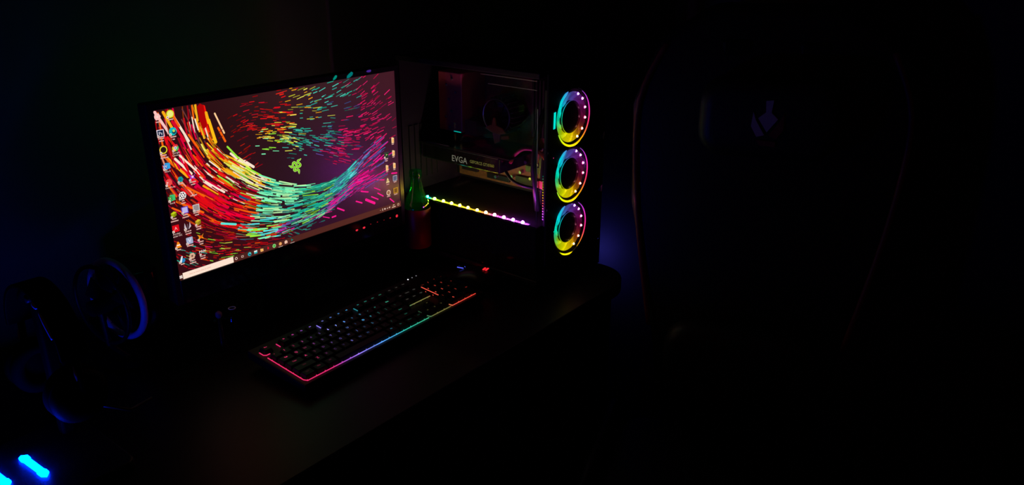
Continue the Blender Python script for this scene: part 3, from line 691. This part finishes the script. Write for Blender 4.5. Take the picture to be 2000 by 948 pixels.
b = MB(); b.prism([(-.030,-.030),(-.016,-.022),(0,-.020),(.020,-.026),(.030,-.036),(.012,-.040),(-.012,-.038)], -.0, .004, lambda a, b_, h: T(.736+h, ccy-a, ccz+b_)); b.build('mount_bracket', 'orange', cc)
b = MB(); b.prism([(-.006,-.022),(.006,-.022),(.002,-.004),(-.002,-.004)], 0, .004, lambda a, b_, h: T(.736+h, ccy-a+.004, ccz+b_)); b.build('bracket_post', 'orange', cc)
b = MB(); b.prism([(-.010,-.040),(.014,-.040),(.010,-.058),(-.004,-.064)], 0, .004, lambda a, b_, h: T(.738+h, ccy-a, ccz+b_)); b.build('clip_tab', 'redplate', cc)
b = MB(); b.prism([(.016,-.044),(.036,-.040),(.038,-.047),(.018,-.051)], 0, .004, lambda a, b_, h: T(.736+h, ccy-a, ccz+b_)); b.build('clip_lever', 'orange', cc)
for k in range(4):
    y = -.196-.0095*k; m = tbox(MB(), .758, .7985, y, y+.005, 1.045, 1.172).build('memory_stick', 'chip', mb)
# graphics card
gc = tbox(MB(), .672, .7985, -.168, .070, .972, 1.008).build('graphics_card', 'gloss', tw, bevel=.003)
tbox(MB(), .668, .7985, -.200, .074, 1.0095, 1.0115).build('card_backplate', 'satin', gc)
tbox(MB(), .670, .6715, -.166, .068, 1.0062, 1.0072).build('trim_line', 'alu', gc)
def card_text(t, size, px, py, mat, sx=1.0):
    P = at(px, py, x=.6712); tv, tf = text_mesh(t, size, 'LEFT'); b = MB()
    b.add([T(.6712, P.y-x*sx, P.z+y) for x, y, z in tv], [f[::-1] for f in tf]); b.build('brand_lettering', mat, gc)
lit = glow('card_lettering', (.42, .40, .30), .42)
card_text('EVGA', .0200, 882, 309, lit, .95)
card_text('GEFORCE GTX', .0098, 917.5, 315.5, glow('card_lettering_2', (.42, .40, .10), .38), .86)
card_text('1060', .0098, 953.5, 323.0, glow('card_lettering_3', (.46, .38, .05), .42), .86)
# loose cables and the plug beside the board
for pts, r, mt in [([(.74,-.235,.90),(.735,-.24,.96),(.76,-.23,1.02),(.795,-.22,1.05)], .006, 'chip'), ([(.70,-.255,.90),(.69,-.25,1.0),(.72,-.24,1.08),(.78,-.222,1.12)], .007, 'chip'),
                   ([(.70,-.178,.995),(.69,-.200,1.02),(.695,-.225,1.035),(.72,-.25,1.02),(.75,-.262,.96)], .004, 'redtrim'), ([(.68,-.18,.98),(.672,-.205,.966),(.675,-.235,.958),(.70,-.262,.95)], .0035, 'chip')]:
    q = [Vector(p) for p in pts]; dense = []
    for i in range(25):
        t = i/24*(len(q)-1); j = min(int(t), len(q)-2); f = t-j
        a, b0, c0, d0 = q[max(j-1, 0)], q[j], q[j+1], q[min(j+2, len(q)-1)]
        dense.append(T(*(.5*((2*b0)+(c0-a)*f+(2*a-5*b0+4*c0-d0)*f*f+(3*b0-a-3*c0+d0)*f**3))))
    MB().tube(dense, r, 8).build('power_cable', mt, tw, smooth=True)
tbox(MB(), .690, .705, -.262, -.244, .955, .970).build('orange_plug', 'orange', tw, bevel=.001)
tbox(MB(), .690, .705, -.274, -.265, .954, .972).build('orange_plug', 'orange', tw, bevel=.001)
# rear slot covers seen edge on at the back of the case
for i in range(6): tbox(MB(), .64+.018*i, .652+.018*i, TY1-.010, TY1-.006, .92, 1.05).build('slot_cover', 'steel', tw)

# ------------------------------------------------------------------ bottle
bo = thing('bottle', 'green glass bottle with a red label between the monitor and the tower', 'bottle', (.577, -.004, DZ))
prof = [(.026,0),(.030,.004),(.030,.138),(.0285,.148),(.0235,.160),(.0175,.176),(.0135,.194),(.0122,.206),(.0122,.209),(.0142,.211),(.0146,.220),(.0135,.2235),(.0105,.2235),(.0100,.210),(.0110,.200),(.0150,.176),(.026,.142),(.0275,.128),(.0275,.008),(.0001,.006)]
MB().lathe(prof, 40, cap=(True, False)).build('glass_body', 'bottle', bo, smooth=True)
MB().lathe([(.0302,.045),(.0305,.0455),(.0305,.1365),(.0302,.137)], 40, cap=(False, False)).build('paper_label', 'redlabel', bo, smooth=True)
MB().lathe([(.0149,.2085),(.0151,.2100),(.0149,.2115)], 30, cap=(False, False)).build('neck_ring', 'bottle', bo, smooth=True)

# ------------------------------------------------------------------ keyboard
kb = thing('keyboard', 'black backlit keyboard with a rainbow light line around its key blocks', 'keyboard', (.0535, -.2635, .775))
kb.rotation_euler = (.098, 0, .026)
KS = 1.03; U = .01905*KS
MB().box(-.011, .432*KS+.011, -.011, .140*KS, -.019, -.002).build('case', 'plastic', kb, bevel=.003)
for x in (.02, .40): MB().box(x, x+.03, .120, .135, -.0335, -.019).build('flip_foot', 'plastic', kb)
def kcol(u):                                    # backlight colour along the board
    ks = [(0,(1,.03,.16)),(.055,(.95,.03,.22)),(.085,(.45,.10,.75)),(.12,(.30,.22,1)),(.165,(.10,.35,1)),(.20,(.06,.5,.85)),(.225,(.03,.6,.45)),(.287,(.05,.5,.25)),(.30,(.42,.42,.12)),(.345,(.45,.38,.10)),(.356,(1,.10,.06)),(.44,(1,.05,.03))]
    u /= KS
    for (a, c0), (b_, c1) in zip(ks, ks[1:]):
        if u <= b_: return lerp(c0, c1, max(0, (u-a)/(b_-a)))
    return ks[-1][1]
def keycap(name):
    b = MB(); s0, s1 = .0088*KS, .0066*KS; return b
cap_cache = {}
def key(u, v, w, h=1, leg='', br=.1, lc=None):   # u, v: lower left corner in key units inside the block; w, h in units
    kx, ky = u+w*U/2, v+h*U/2; k = (round(w, 2), h)
    if k not in cap_cache:
        b = MB(); a, c = w*U/2-.0007, h*U/2-.0007; a2, c2 = a-.0024, c-.0026
        b.add([(-a,-c,0),(a,-c,0),(a,c,0),(-a,c,0),(-a2,-c2,.0068),(a2,-c2,.0068),(a2,c2+.0006,.0068),(-a2,c2+.0006,.0068)],
              [(0,3,2,1),(4,5,6,7),(0,1,5,4),(1,2,6,5),(2,3,7,6),(3,0,4,7)])
        o = b.build('key', 'plastic', kb, bevel=.0005, seg=1); cap_cache[k] = o
        o.location = (kx, ky, -.0018)
    else: o = dup(cap_cache[k], kb, (kx, ky, -.0018))
    if leg and br > 0:
        c = lc or kcol(kx); sz = .0066 if len(leg) == 1 else .0040
        tv, tf = text_mesh(leg, sz); b = MB()
        b.add([(x-(.0028 if len(leg) == 1 else 0), y+.0022, .0069) for x, y, z in tv], tf, tuple(x*br for x in c)); b.build('legend', 'ledc', o)
rb = lambda base: base*random.choice([.3, .6, 1, 1.4, 2.2])
rows = [[('Ctrl',1.25),('Win',1.25),('Alt',1.25),('',6.25),('Alt',1.25),('Fn',1.25),('Menu',1.25),('Ctrl',1.25)],
        [('Shift',2.25)]+[(c, 1) for c in 'ZXCVBNM,.;']+[('Shift',2.75)],
        [('Caps',1.75)]+[(c, 1) for c in 'ASDFGHJKL']+[('~',1),("'",1),('Enter',2.25)],
        [('Tab',1.5)]+[(c, 1) for c in 'QWERTYUIOP']+[('[',1),(']',1),('\\',1.5)],
        [('`',1)]+[(c, 1) for c in '1234567890']+[('-',1),('=',1),('Back',2)]]
for r, row in enumerate(rows):
    x = .001
    for t, w in row:
        key(x, .001+r*U, w, 1, t, rb([.22, .3, .45, .8, 1.2][r])); x += w*U
FV = .105*KS+.001
key(.001, FV, 1, 1, 'Esc', 1.0)
for g, x0 in enumerate((2, 6.5, 11)):
    for i in range(4): key(.001+(x0+i)*U, FV, 1, 1, 'F%d' % (g*4+i+1), (1.6, 1.5, .9)[g])
NV = .293*KS
for i in range(3):
    key(NV+i*U, FV, 1, 1, ('Prt', 'Scr', 'Pau')[i], .2, (.5, .5, .45))
    key(NV+i*U, .057*KS, 1, 1, ('Del', 'End', 'PgD')[i], .22, (.5, .5, .4)); key(NV+i*U, .057*KS+U, 1, 1, ('Ins', 'Home', 'PgU')[i], .22, (.5, .5, .45))
    key(NV+i*U, .001, 1, 1, '<v>'[i], .25)
key(NV+U, .001+U, 1, 1, '^', .25)
NP = .356*KS
for r, row in enumerate([[('0',2,1),('.',1,1)],[('1',1,1),('2',1,1),('3',1,1)],[('4',1,1),('5',1,1),('6',1,1)],[('7',1,1),('8',1,1),('9',1,1)],[('Num',1,1),('/',1,1),('*',1,1),('-',1,1)]]):
    x = NP+.001
    for t, w, h in row: key(x, .001+r*U, w, h, t, rb(.6)); x += w*U
key(NP+.001+3*U, .001, 1, 2, 'Ent', .4); key(NP+.001+3*U, .001+2*U, 1, 2, '+', .4)
# lock lamps and media lamps behind the key blocks
for px, py, br in [(807,540,4), (756,569.5,1.2), (765.5,569.5,1.2), (746,565,.5), (732,572,.4), (702,585,.3), (609,572,.25)]:
    pass
for x, y, br in [(.372,.134,3.0), (.384,.134,.25), (.396,.134,.25)]:
    MB().lathe([(.0014, 0), (.0012, .0006), (.0001, .0008)], 10, (x*KS, y*KS, -.002), 'z', (True, False)).build('lock_lamp', glow('lock_white', (.9, .9, 1), br), kb)
# light lines around the blocks
def kline(pts, g, w=.00085, nub=True, z=-.0006):
    dense = []
    for (a, b_) in zip(pts, pts[1:]):
        L = sqrt((b_[0]-a[0])**2+(b_[1]-a[1])**2); n = max(2, int(L/.006))
        dense += [lerp(a, b_, i/n) for i in range(n)]
    dense.append(pts[-1])
    b = MB(); b.tube([(x*KS, y*KS, z) for x, y in dense], w, 6, col=lambda co: tuple(c*g*(1+.45*exp(-((co.x/KS-.112)/.012)**2)+.5*exp(-((co.x/KS-.165)/.010)**2)) for c in kcol(co.x)))
    if nub:
        for i in range(2, len(dense)-1, 3):
            p, q = dense[i-1], dense[i+1]
            b.tube([(dense[i][0]*KS, dense[i][1]*KS, -.0006), ((dense[i][0]+.0016*(1 if p[1] == q[1] else .8))*KS, (dense[i][1]+.0022)*KS, -.0004)], .0007, 5, col=lambda co: tuple(c*g for c in kcol(co.x)))
    return b.build('light_line', 'ledc', kb)
o = -.0022
kline([(o, .095), (o, .004), (.0012, o), (.2875, o)], .85)
kline([(o, .1175), (o, .1065), (.0014, .1030), (.0085, .1030)], .85, nub=False)
kline([(.2905, .0055), (.2920, o), (.3500, o)], .42)
kline([(.2925, .0520), (.3490, .0520)], .5, z=.001)
kline([(.3575, .0840), (.3575, .0380)], .85, z=.0055)
kline([(.3527, .0055), (.3540, o), (.4240, o)], .85)
kline([(.2905, .028), (.2905, .020)], .12, nub=False)
for x, g in ((.0340, .8), (.1225, .75), (.2110, .42)): kline([(x, .1200), (x, .1085)], g, nub=False)

# ------------------------------------------------------------------ mouse
msx = thing('mouse', 'black gaming mouse with red emblem and blue wheel light beside the tower', 'mouse', (.566, -.185, DZ), radians(14))
b = MB(); n = 20; m = 16
prof = []
for j in range(m+1):
    t = j/m; y = -.060+.120*t
    hw = .030*(1-abs(2*t-1)**3.2*.55)*(1-.10*exp(-((t-.55)/.18)**2)); hh = .040*(.30+.70*sin(pi*min(1, (t*.82+.14)))**1.1)*(1 if 0 < t < 1 else .6)
    prof.append((y, hw, hh))
v = []
for y, hw, hh in prof:
    for k in range(n+1):
        a = pi*k/n; c = cos(a); s_ = sin(a)
        v.append((hw*(abs(c)**.7)*(1 if c >= 0 else -1), y, hh*s_**.7 if s_ > 1e-6 else 0))
f = [(j*(n+1)+k, j*(n+1)+k+1, (j+1)*(n+1)+k+1, (j+1)*(n+1)+k) for j in range(m) for k in range(n)]
f += [tuple(range(n+1)), tuple((m*(n+1)+k) for k in range(n+1))[::-1]]
f += [(j*(n+1), (j+1)*(n+1), (j+1)*(n+1)+n, j*(n+1)+n) for j in range(m)]
MB().add(v, f).build('shell', 'satin', msx, smooth=True)
MB().lathe([(.0095, -.0035), (.011, -.002), (.011, .002), (.0095, .0035)], 20, (0, .032, .0275), 'x').build('scroll_wheel', 'plastic', msx)
for x in (-.0042, .0042): MB().box(x-.0007, x+.0007, .025, .040, .0335, .0352).build('wheel_light', glow('wheel_blue', (.10, .12, 1), .9), msx)
for x in (-.005, .005):
    pts = [(x*.6-.004, -.030), (x*.6+.004, -.022)]
e = MB()
for dy, w in ((0, .0055), (-.0065, .0062)): e.box(-w, w, -.026+dy, -.0225+dy, .0395, .0412)
e.build('palm_emblem', glow('mouse_red', (1, .02, .03), 1.1), msx)
MB().tube([(-.018, .056, .004), (0, .0605, .004), (.018, .056, .004)], .0022, 8).build('front_light', glow('mouse_front', (1, .02, .01), 14), msx)
pts = [(0, .060, .008), (-.005, .085, .004), (-.010, .12, .003), (-.006, .19, .003), (.01, .25, .003)]
MB().tube([curve([(p[0], p[1]) for p in pts], i/20)+(.0035,) for i in range(21)], .0018, 8).build('mouse_cable', 'plastic', msx, smooth=True)

# ------------------------------------------------------------------ small things in front of and below the monitor
P = at(453, 602, z=.838)
vi = thing('glass_vial', 'tiny clear glass vial with a pale rim under the lit screen', 'vial', (P.x, P.y, DZ))
MB().lathe([(.008,0),(.0095,.002),(.0095,.066),(.0058,.076),(.0058,.087),(.0048,.087),(.0048,.076),(.0085,.066),(.0085,.003),(.0001,.003)], 20, cap=(True, False)).build('glass_wall', 'clear', vi, smooth=True)
MB().tube([(.0060*cos(2*pi*k/24), .0060*sin(2*pi*k/24), .0878) for k in range(24)], .0008, 6, closed=True).build('rim', 'white', vi)
P = at(427, 615, z=.820)
pk = thing('knob_stopper', 'small stopper with a pinkish ball top under the lit screen', 'stopper', (P.x, P.y, DZ))
MB().lathe([(.010,0),(.0105,.002),(.0045,.012),(.003,.064)], 18).build('stem', 'satin', pk, smooth=True)
MB().lathe([(.0001,.0625),(.003,.0635),(.0055,.0665),(.0062,.070),(.0055,.0735),(.003,.0762),(.0001,.077)], 18, cap=(False, False)).build('ball_top', 'pinkball', pk, smooth=True)
A, B_ = at(382, 632, z=.757), at(456, 622, z=.757)
A.y -= .0; dv = (B_-A); an = atan2(dv.y, dv.x); Lk = dv.length
pn = thing('pen', 'slim dark metal pen lying on the desk under the monitor', 'pen', ((A.x+B_.x)/2, (A.y+B_.y)/2, DZ), an)
MB().lathe([(.001,-Lk/2),(.0035,-Lk/2+.012),(.0042,-Lk/2+.016),(.0042,Lk/2-.004),(.003,Lk/2)], 16, (0, 0, .0043), 'x').build('barrel', 'gloss', pn, smooth=True)
MB().box(-.002, Lk/2-.004, -.001, .001, .0085, .0097).build('clip', 'alu', pn)
MB().lathe([(.0045,-.002),(.0045,.002)], 16, (0, 0, .0046), 'x').build('band', 'alu', pn)
P = at(490, 606, z=.752)
sg = thing('shot_glass', 'small dark shot glass standing on the desk under the monitor', 'glass', (P.x-.005, P.y-.005, DZ))
MB().lathe([(.011,0),(.012,.004),(.015,.034),(.0138,.034),(.0112,.006),(.0001,.006)], 24, cap=(True, False)).build('glass_wall', 'clear', sg, smooth=True)
MB().tube([(.0144*cos(2*pi*k/28), .0144*sin(2*pi*k/28), .0343) for k in range(28)], .0006, 6, closed=True).build('rim', 'clear', sg)

# ------------------------------------------------------------------ speaker behind the left end of the monitor
sp = thing('desktop_speaker', 'glossy black speaker with rounded edges standing just behind the monitor', 'speaker', (-.012, .185, DZ), radians(-8))
MB().prism(rrect(-.048, .048, -.06, .06, .028, 8), .004, .135).build('cabinet', 'gloss', sp, bevel=.006, seg=3, smooth=True)
MB().prism(rrect(-.040, .040, -.05, .05, .022, 6), 0, .005).build('base', 'plastic', sp)
for z, r in ((.048, .030), (.106, .014)):
    MB().lathe([(r, 0), (r, -.003), (r*.86, -.0035), (r*.6, .002), (.0001, .001)], 28, (0, -.0600, z), 'y', (True, False)).build('driver', 'plastic', sp)

# ------------------------------------------------------------------ round desk fan with a blue lit rim
C0 = at(229, 584, z=.872)
df = thing('desk_fan', 'small round black desk fan, its curved rim catching blue light', 'fan', (C0.x, C0.y, DZ), 0)
fz = C0.z-DZ; R1 = .070
dirc = Vector((CAM.x-C0.x, CAM.y-C0.y)).normalized()
fan_a = atan2(dirc.y, dirc.x)-radians(58)
def FP(a, r, d): # point on the fan disc; axis horizontal at angle fan_a
    ax = Vector((cos(fan_a), sin(fan_a), 0)); sd = Vector((-sin(fan_a), cos(fan_a), 0))
    return Vector((0, 0, fz))+sd*(r*cos(a))+Vector((0, 0, r*sin(a)))+ax*d
for d, w, mt in ((.0, .0060, 'fanrim'), (.030, .0036, 'plastic')): MB().tube([FP(2*pi*k/56, R1, d) for k in range(56)], w, 10, closed=True).build('rim', mt, df, smooth=True)
for k in range(18):
    a = 2*pi*k/18; MB().tube([FP(a, .016, .0), FP(a, R1*.6, -.006), FP(a, R1, 0)], .0008, 5).build('grille_wire', 'plastic', df)
for k in range(5):
    a0 = 2*pi*k/5; b = MB(); v = []
    for i in range(6):
        t = i/5; r = .012+.048*t
        for s_ in (0, 1): v.append(FP(a0+s_*(.75-.15*t), r, .010+.010*s_))
    b.add(v, [(2*i, 2*i+1, 2*i+3, 2*i+2) for i in range(5)]); b.build('blade', 'plastic', df)
MB().tube([FP(0, 0, -.008), FP(0, 0, .05)], [.016, .014], 20).build('motor_housing', 'plastic', df)
MB().tube([(0, 0, .008), FP(0, 0, .030)+Vector((0, 0, -.075)), FP(0, 0, .034)], .005, 10).build('stem', 'plastic', df)
MB().lathe([(.045, 0), (.045, .006), (.030, .010)], 32).build('base', 'plastic', df, smooth=False)

# ------------------------------------------------------------------ headset on its light-up stand
hsx, hsy = -.345, -.165
st = thing('headset_stand', 'black headset stand whose base carries two bright cyan light bars', 'stand', (hsx, hsy, DZ))
MB().prism(rrect(-.075, .120, -.075, .115, .015), 0, .016).build('base', 'plastic', st, bevel=.003)
MB().prism(rrect(.080, .100, .065, .085, .005), .016, .238).build('pole', 'hsblack', st, bevel=.002)
MB().tube([(.075+.03*i/8, .075, .2385) for i in range(9)], .006, 12).build('cradle', 'plastic', st, smooth=True)
cyan = glow('stand_cyan', (.0, .022, 1), 150)
def bar(pA, pB):
    A, B_ = at(*pA, z=DZ+.017), at(*pB, z=DZ+.017); d = B_-A; L = d.length; an = atan2(d.y, d.x)
    mid = (A+B_)/2-Vector((hsx, hsy, DZ))
    L2 = L/2; w = .0062; poly = [(-L2,0),(-L2+.006,w*1.05),(-L2+.016,w),(-L2+.019,w*.8),(L2-.019,w*.8),(L2-.016,w),(L2-.008,w*.95),(L2,-.001),(L2-.006,-w*.9),(L2-.018,-w*.95),(L2-.021,-w*.7),(-L2+.018,-w*.75),(-L2+.013,-w*.95),(-L2+.004,-w*.8)]
    c, s_ = cos(an), sin(an)
    return MB().prism([(mid.x+x*c-y*s_, mid.y+x*s_+y*c) for x, y in poly], .0162, .0185).build('light_bar', cyan, st)
bar((41, 892), (93, 931)); bar((-44, 901), (19, 950))
he = thing('headset', 'black over-ear headset hanging on the stand above the cyan light bars', 'headset', (hsx+.090, hsy+.075, DZ))
zt_ = .256
arch = []
for i in range(25):
    a = pi*i/24; arch.append((.0, .088*cos(a), zt_-.085+.085*sin(a)))
def band(pts, w, th, name, mat):
    b = MB(); v = []
    n = len(pts)
    for i, p in enumerate(pts):
        a = pi*i/(n-1); nrm = Vector((0, cos(a), sin(a)))
        for dx, dn in ((-w, -th), (w, -th), (w, th), (-w, th)): v.append(Vector(p)+Vector((dx, 0, 0))+nrm*dn)
    f = [(i*4+k, i*4+(k+1) % 4, (i+1)*4+(k+1) % 4, (i+1)*4+k) for i in range(n-1) for k in range(4)]+[(0, 1, 2, 3), ((n-1)*4+3, (n-1)*4+2, (n-1)*4+1, (n-1)*4)]
    return b.add(v, f).build(name, mat, he, bevel=.0015)
band(arch, .019, .0030, 'headband', 'hsblack')
pad = [(.0, .079*cos(pi*(.2+.6*i/16)), zt_-.085+.076*sin(pi*(.2+.6*i/16))) for i in range(17)]
MB().tube(pad, .0055, 10).build('headband_pad', 'foam', he, smooth=True)
for s_ in (-1, 1):
    MB().tube([(0, s_*.088, zt_-.085), (0, s_*.092, zt_-.115), (0, s_*.088, zt_-.14)], .005, 10).build('slider', 'hsblack', he, smooth=True)
    cup = MB(); cup.lathe([(.030, 0), (.038, s_*.006), (.040, s_*.016), (.034, s_*.026), (.020, s_*.030), (.0001, s_*.030)], 32, (0, s_*.062, zt_-.150), 'y', (True, False)); cup.build('ear_cup', 'hsblack', he, smooth=True)
    MB().tube([(-.0052, s_*.0895, zt_-.096), (-.0052, s_*.092, zt_-.108), (-.0052, s_*.0925, zt_-.118)], [.0008, .0024, .0008], 8).build('slider_lit_edge', 'edgelit', he, smooth=True)  # pale tip added to paint a lit edge on the slider
    MB().tube([(.030*cos(2*pi*k/32), s_*.055, zt_-.150+.032*sin(2*pi*k/32)) for k in range(32)], .010, 10, closed=True).build('ear_cushion', 'foam', he, smooth=True)
MB().tube([(.02, -.075, zt_-.175), (.06, -.085, zt_-.20), (.10, -.07, zt_-.205)], .0025, 8).build('microphone_boom', 'plastic', he, smooth=True)

for a0, a1 in ((.36, .315), (.29, .13)):          # added pale strips painting the lit near edge of the headband
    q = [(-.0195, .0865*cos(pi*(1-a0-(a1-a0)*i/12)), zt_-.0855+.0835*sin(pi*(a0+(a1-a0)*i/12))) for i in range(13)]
    MB().tube(q, [.0016+.0016*sin(pi*i/12) for i in range(13)], 8).build('headband_lit_edge', 'edgelit', he, smooth=True)

# ------------------------------------------------------------------ router beside the tower, its blue lamp lighting the wall
ro = thing('router', 'round-shouldered black router with a blue lamp standing on the dark carton', 'router', (.965, -.170, .649), radians(-8))
MB().prism([(-.040,0),(.040,0),(.040,.030),(.033,.052),(.016,.066),(-.016,.066),(-.033,.052),(-.040,.030)], -.045, .045, lambda a, b_, h: (a, h, b_)).build('shell', 'satin', ro, bevel=.006, seg=3)
MB().box(.0402, .0422, -.03, .03, .012, .040).build('blue_lamp', glow('router_blue', (.09, .09, 1), 12), ro)
for y in (-.03, .03): MB().tube([(-.036, y, .030), (-.046, y, .040), (-.048, y, .062)], .004, 8).build('antenna', 'plastic', ro, smooth=True)

# ------------------------------------------------------------------ gaming chair facing the desk
chx, chy = .806, -.705
fdir = Vector((-.935, -.355))
ch = thing('gaming_chair', 'black racing-style chair with red piping and an emblem on its headrest', 'chair', (chx-.25*.935, chy-.25*.355, 0), atan2(fdir.y, fdir.x)+pi/2)
# local axes: -y is the front of the chair, x across
def cyl(b, p0, p1, r0, r1, n=16): return b.tube([p0, p1], [r0, r1], n)
for k in range(5):
    a = 2*pi*k/5+.3; c, s_ = cos(a), sin(a)
    MB().tube([(0, 0, .085), (.16*c, .16*s_, .078), (.30*c, .30*s_, .066)], [.030, .024, .016], 10).build('base_leg', 'plastic', ch, smooth=True)
    MB().lathe([(.022, -.016), (.027, -.010), (.027, .010), (.022, .016)], 18, (.30*c, .30*s_, .027), 'x').build('caster', 'plastic', ch)
cyl(MB(), (0, 0, .08), (0, 0, .38), .028, .022).build('gas_lift', 'satin', ch, smooth=True)
MB().box(-.10, .10, -.10, .12, .38, .41).build('tilt_plate', 'plastic', ch, bevel=.01)
MB().prism(rrect(-.235, .235, -.27, .23, .07, 6), .41, .485).build('seat', 'fabric', ch, bevel=.02, seg=3, smooth=True)
for s_ in (-1, 1): MB().prism([(s_*.235,-.24),(s_*.265,-.22),(s_*.265,.20),(s_*.235,.22)], .43, .53).build('seat_wing', 'fabric', ch, bevel=.012, seg=2, smooth=True)
bpoly = [(-.16,.50),(.16,.50),(.19,.70),(.25,.95),(.262,1.15),(.215,1.28),(.12,1.345),(-.12,1.345),(-.215,1.28),(-.262,1.15),(-.25,.95),(-.19,.70)]
def back_y(z): return .21+.10*(z-.48)/.85
bk = MB().prism(bpoly, 0, .085, lambda a, b_, h: (a, back_y(b_)+h, b_)).build('backrest', 'fabric', ch, bevel=.022, seg=3, smooth=True)
for s_ in (-1, 1):
    q = [(s_*.19,.70),(s_*.235,.95),(s_*.247,1.15),(s_*.203,1.27)]
    MB().tube([(curve(q, i/16)[0], back_y(curve(q, i/16)[1])-.0015, curve(q, i/16)[1]) for i in range(17)], .0055, 8).build('piping', 'redtrim', ch, smooth=True)
    MB().box(s_*.07-.03, s_*.07+.03, back_y(1.27)-.002, back_y(1.27)+.012, 1.245, 1.285).build('belt_slot', 'plastic', ch, bevel=.008)
hp = MB().prism(rrect(-.125, .125, 1.075, 1.225, .05, 6), -.075, -.002, lambda a, b_, h: (a, back_y(1.15)+h, b_)).build('headrest_pillow', 'fabric', ch, bevel=.025, seg=3, smooth=True)
ey = back_y(1.15)-.0765
def emb(polys, mat): 
    b = MB()
    for p in polys: b.prism([(x*.019, 1.148+y*.019) for x, y in p], ey-.0015, ey+.002, lambda a, b_, h: (a, h, b_))
    b.build('emblem', mat, hp)
emb([[(-.35,2.1),(.35,2.2),(.25,1.0),(.9,.4),(0,-.9),(-.9,.4),(-.25,1.0)]], 'white'); emb([[(-1.4,1.0),(-1.1,.2),(-.2,-1.2),(-.9,-1.4),(-1.5,-.4)]], 'white')
emb([[(1.4,1.0),(1.1,.2),(.2,-1.2),(.9,-1.5),(1.5,-.6)], [(-.9,-1.7),(.9,-1.8),(.9,-2.3),(-.6,-2.2)]], 'redtrim')
MB().prism(rrect(-.15, .15, .56, .74, .05, 6), -.075, -.004, lambda a, b_, h: (a, back_y(.65)+h, b_)).build('lumbar_pillow', 'fabric', ch, bevel=.025, seg=3, smooth=True)

# ------------------------------------------------------------------ monitor carton under the desk
bc = thing('carton_box', 'tall dark carton with faint white letters standing under the desk', 'box', (.86, -.18, 0), atan2(-.36, -.93)+pi/2)
MB().box(-.12, .12, -.05, .13, 0, .645).build('carton_body', 'carton', bc, bevel=.002)
for s_ in (-1, 1): MB().box(-.118, .118, (-.048 if s_ < 0 else .042), (.039 if s_ < 0 else .128), .645, .649).build('flap', 'carton', bc)
tv, tf = text_mesh('AOC', .036)
bpy.context.view_layer.update()
bm_ = bc.matrix_world.inverted()
n_ = bc.matrix_world.to_3x3() @ Vector((0, -1, 0)); p_ = bc.matrix_world @ Vector((0, -.0504, .4))
d_ = fw*FPX + RT*(1125-1000) - UP*(783-474); tt = (p_-CAM).dot(n_)/d_.dot(n_); L_ = bm_ @ (CAM+d_*tt)
MB().add([(L_.x+x, -.0504, L_.z+y) for x, y, z in tv], tf).build('printed_letters', 'print_w', bc)
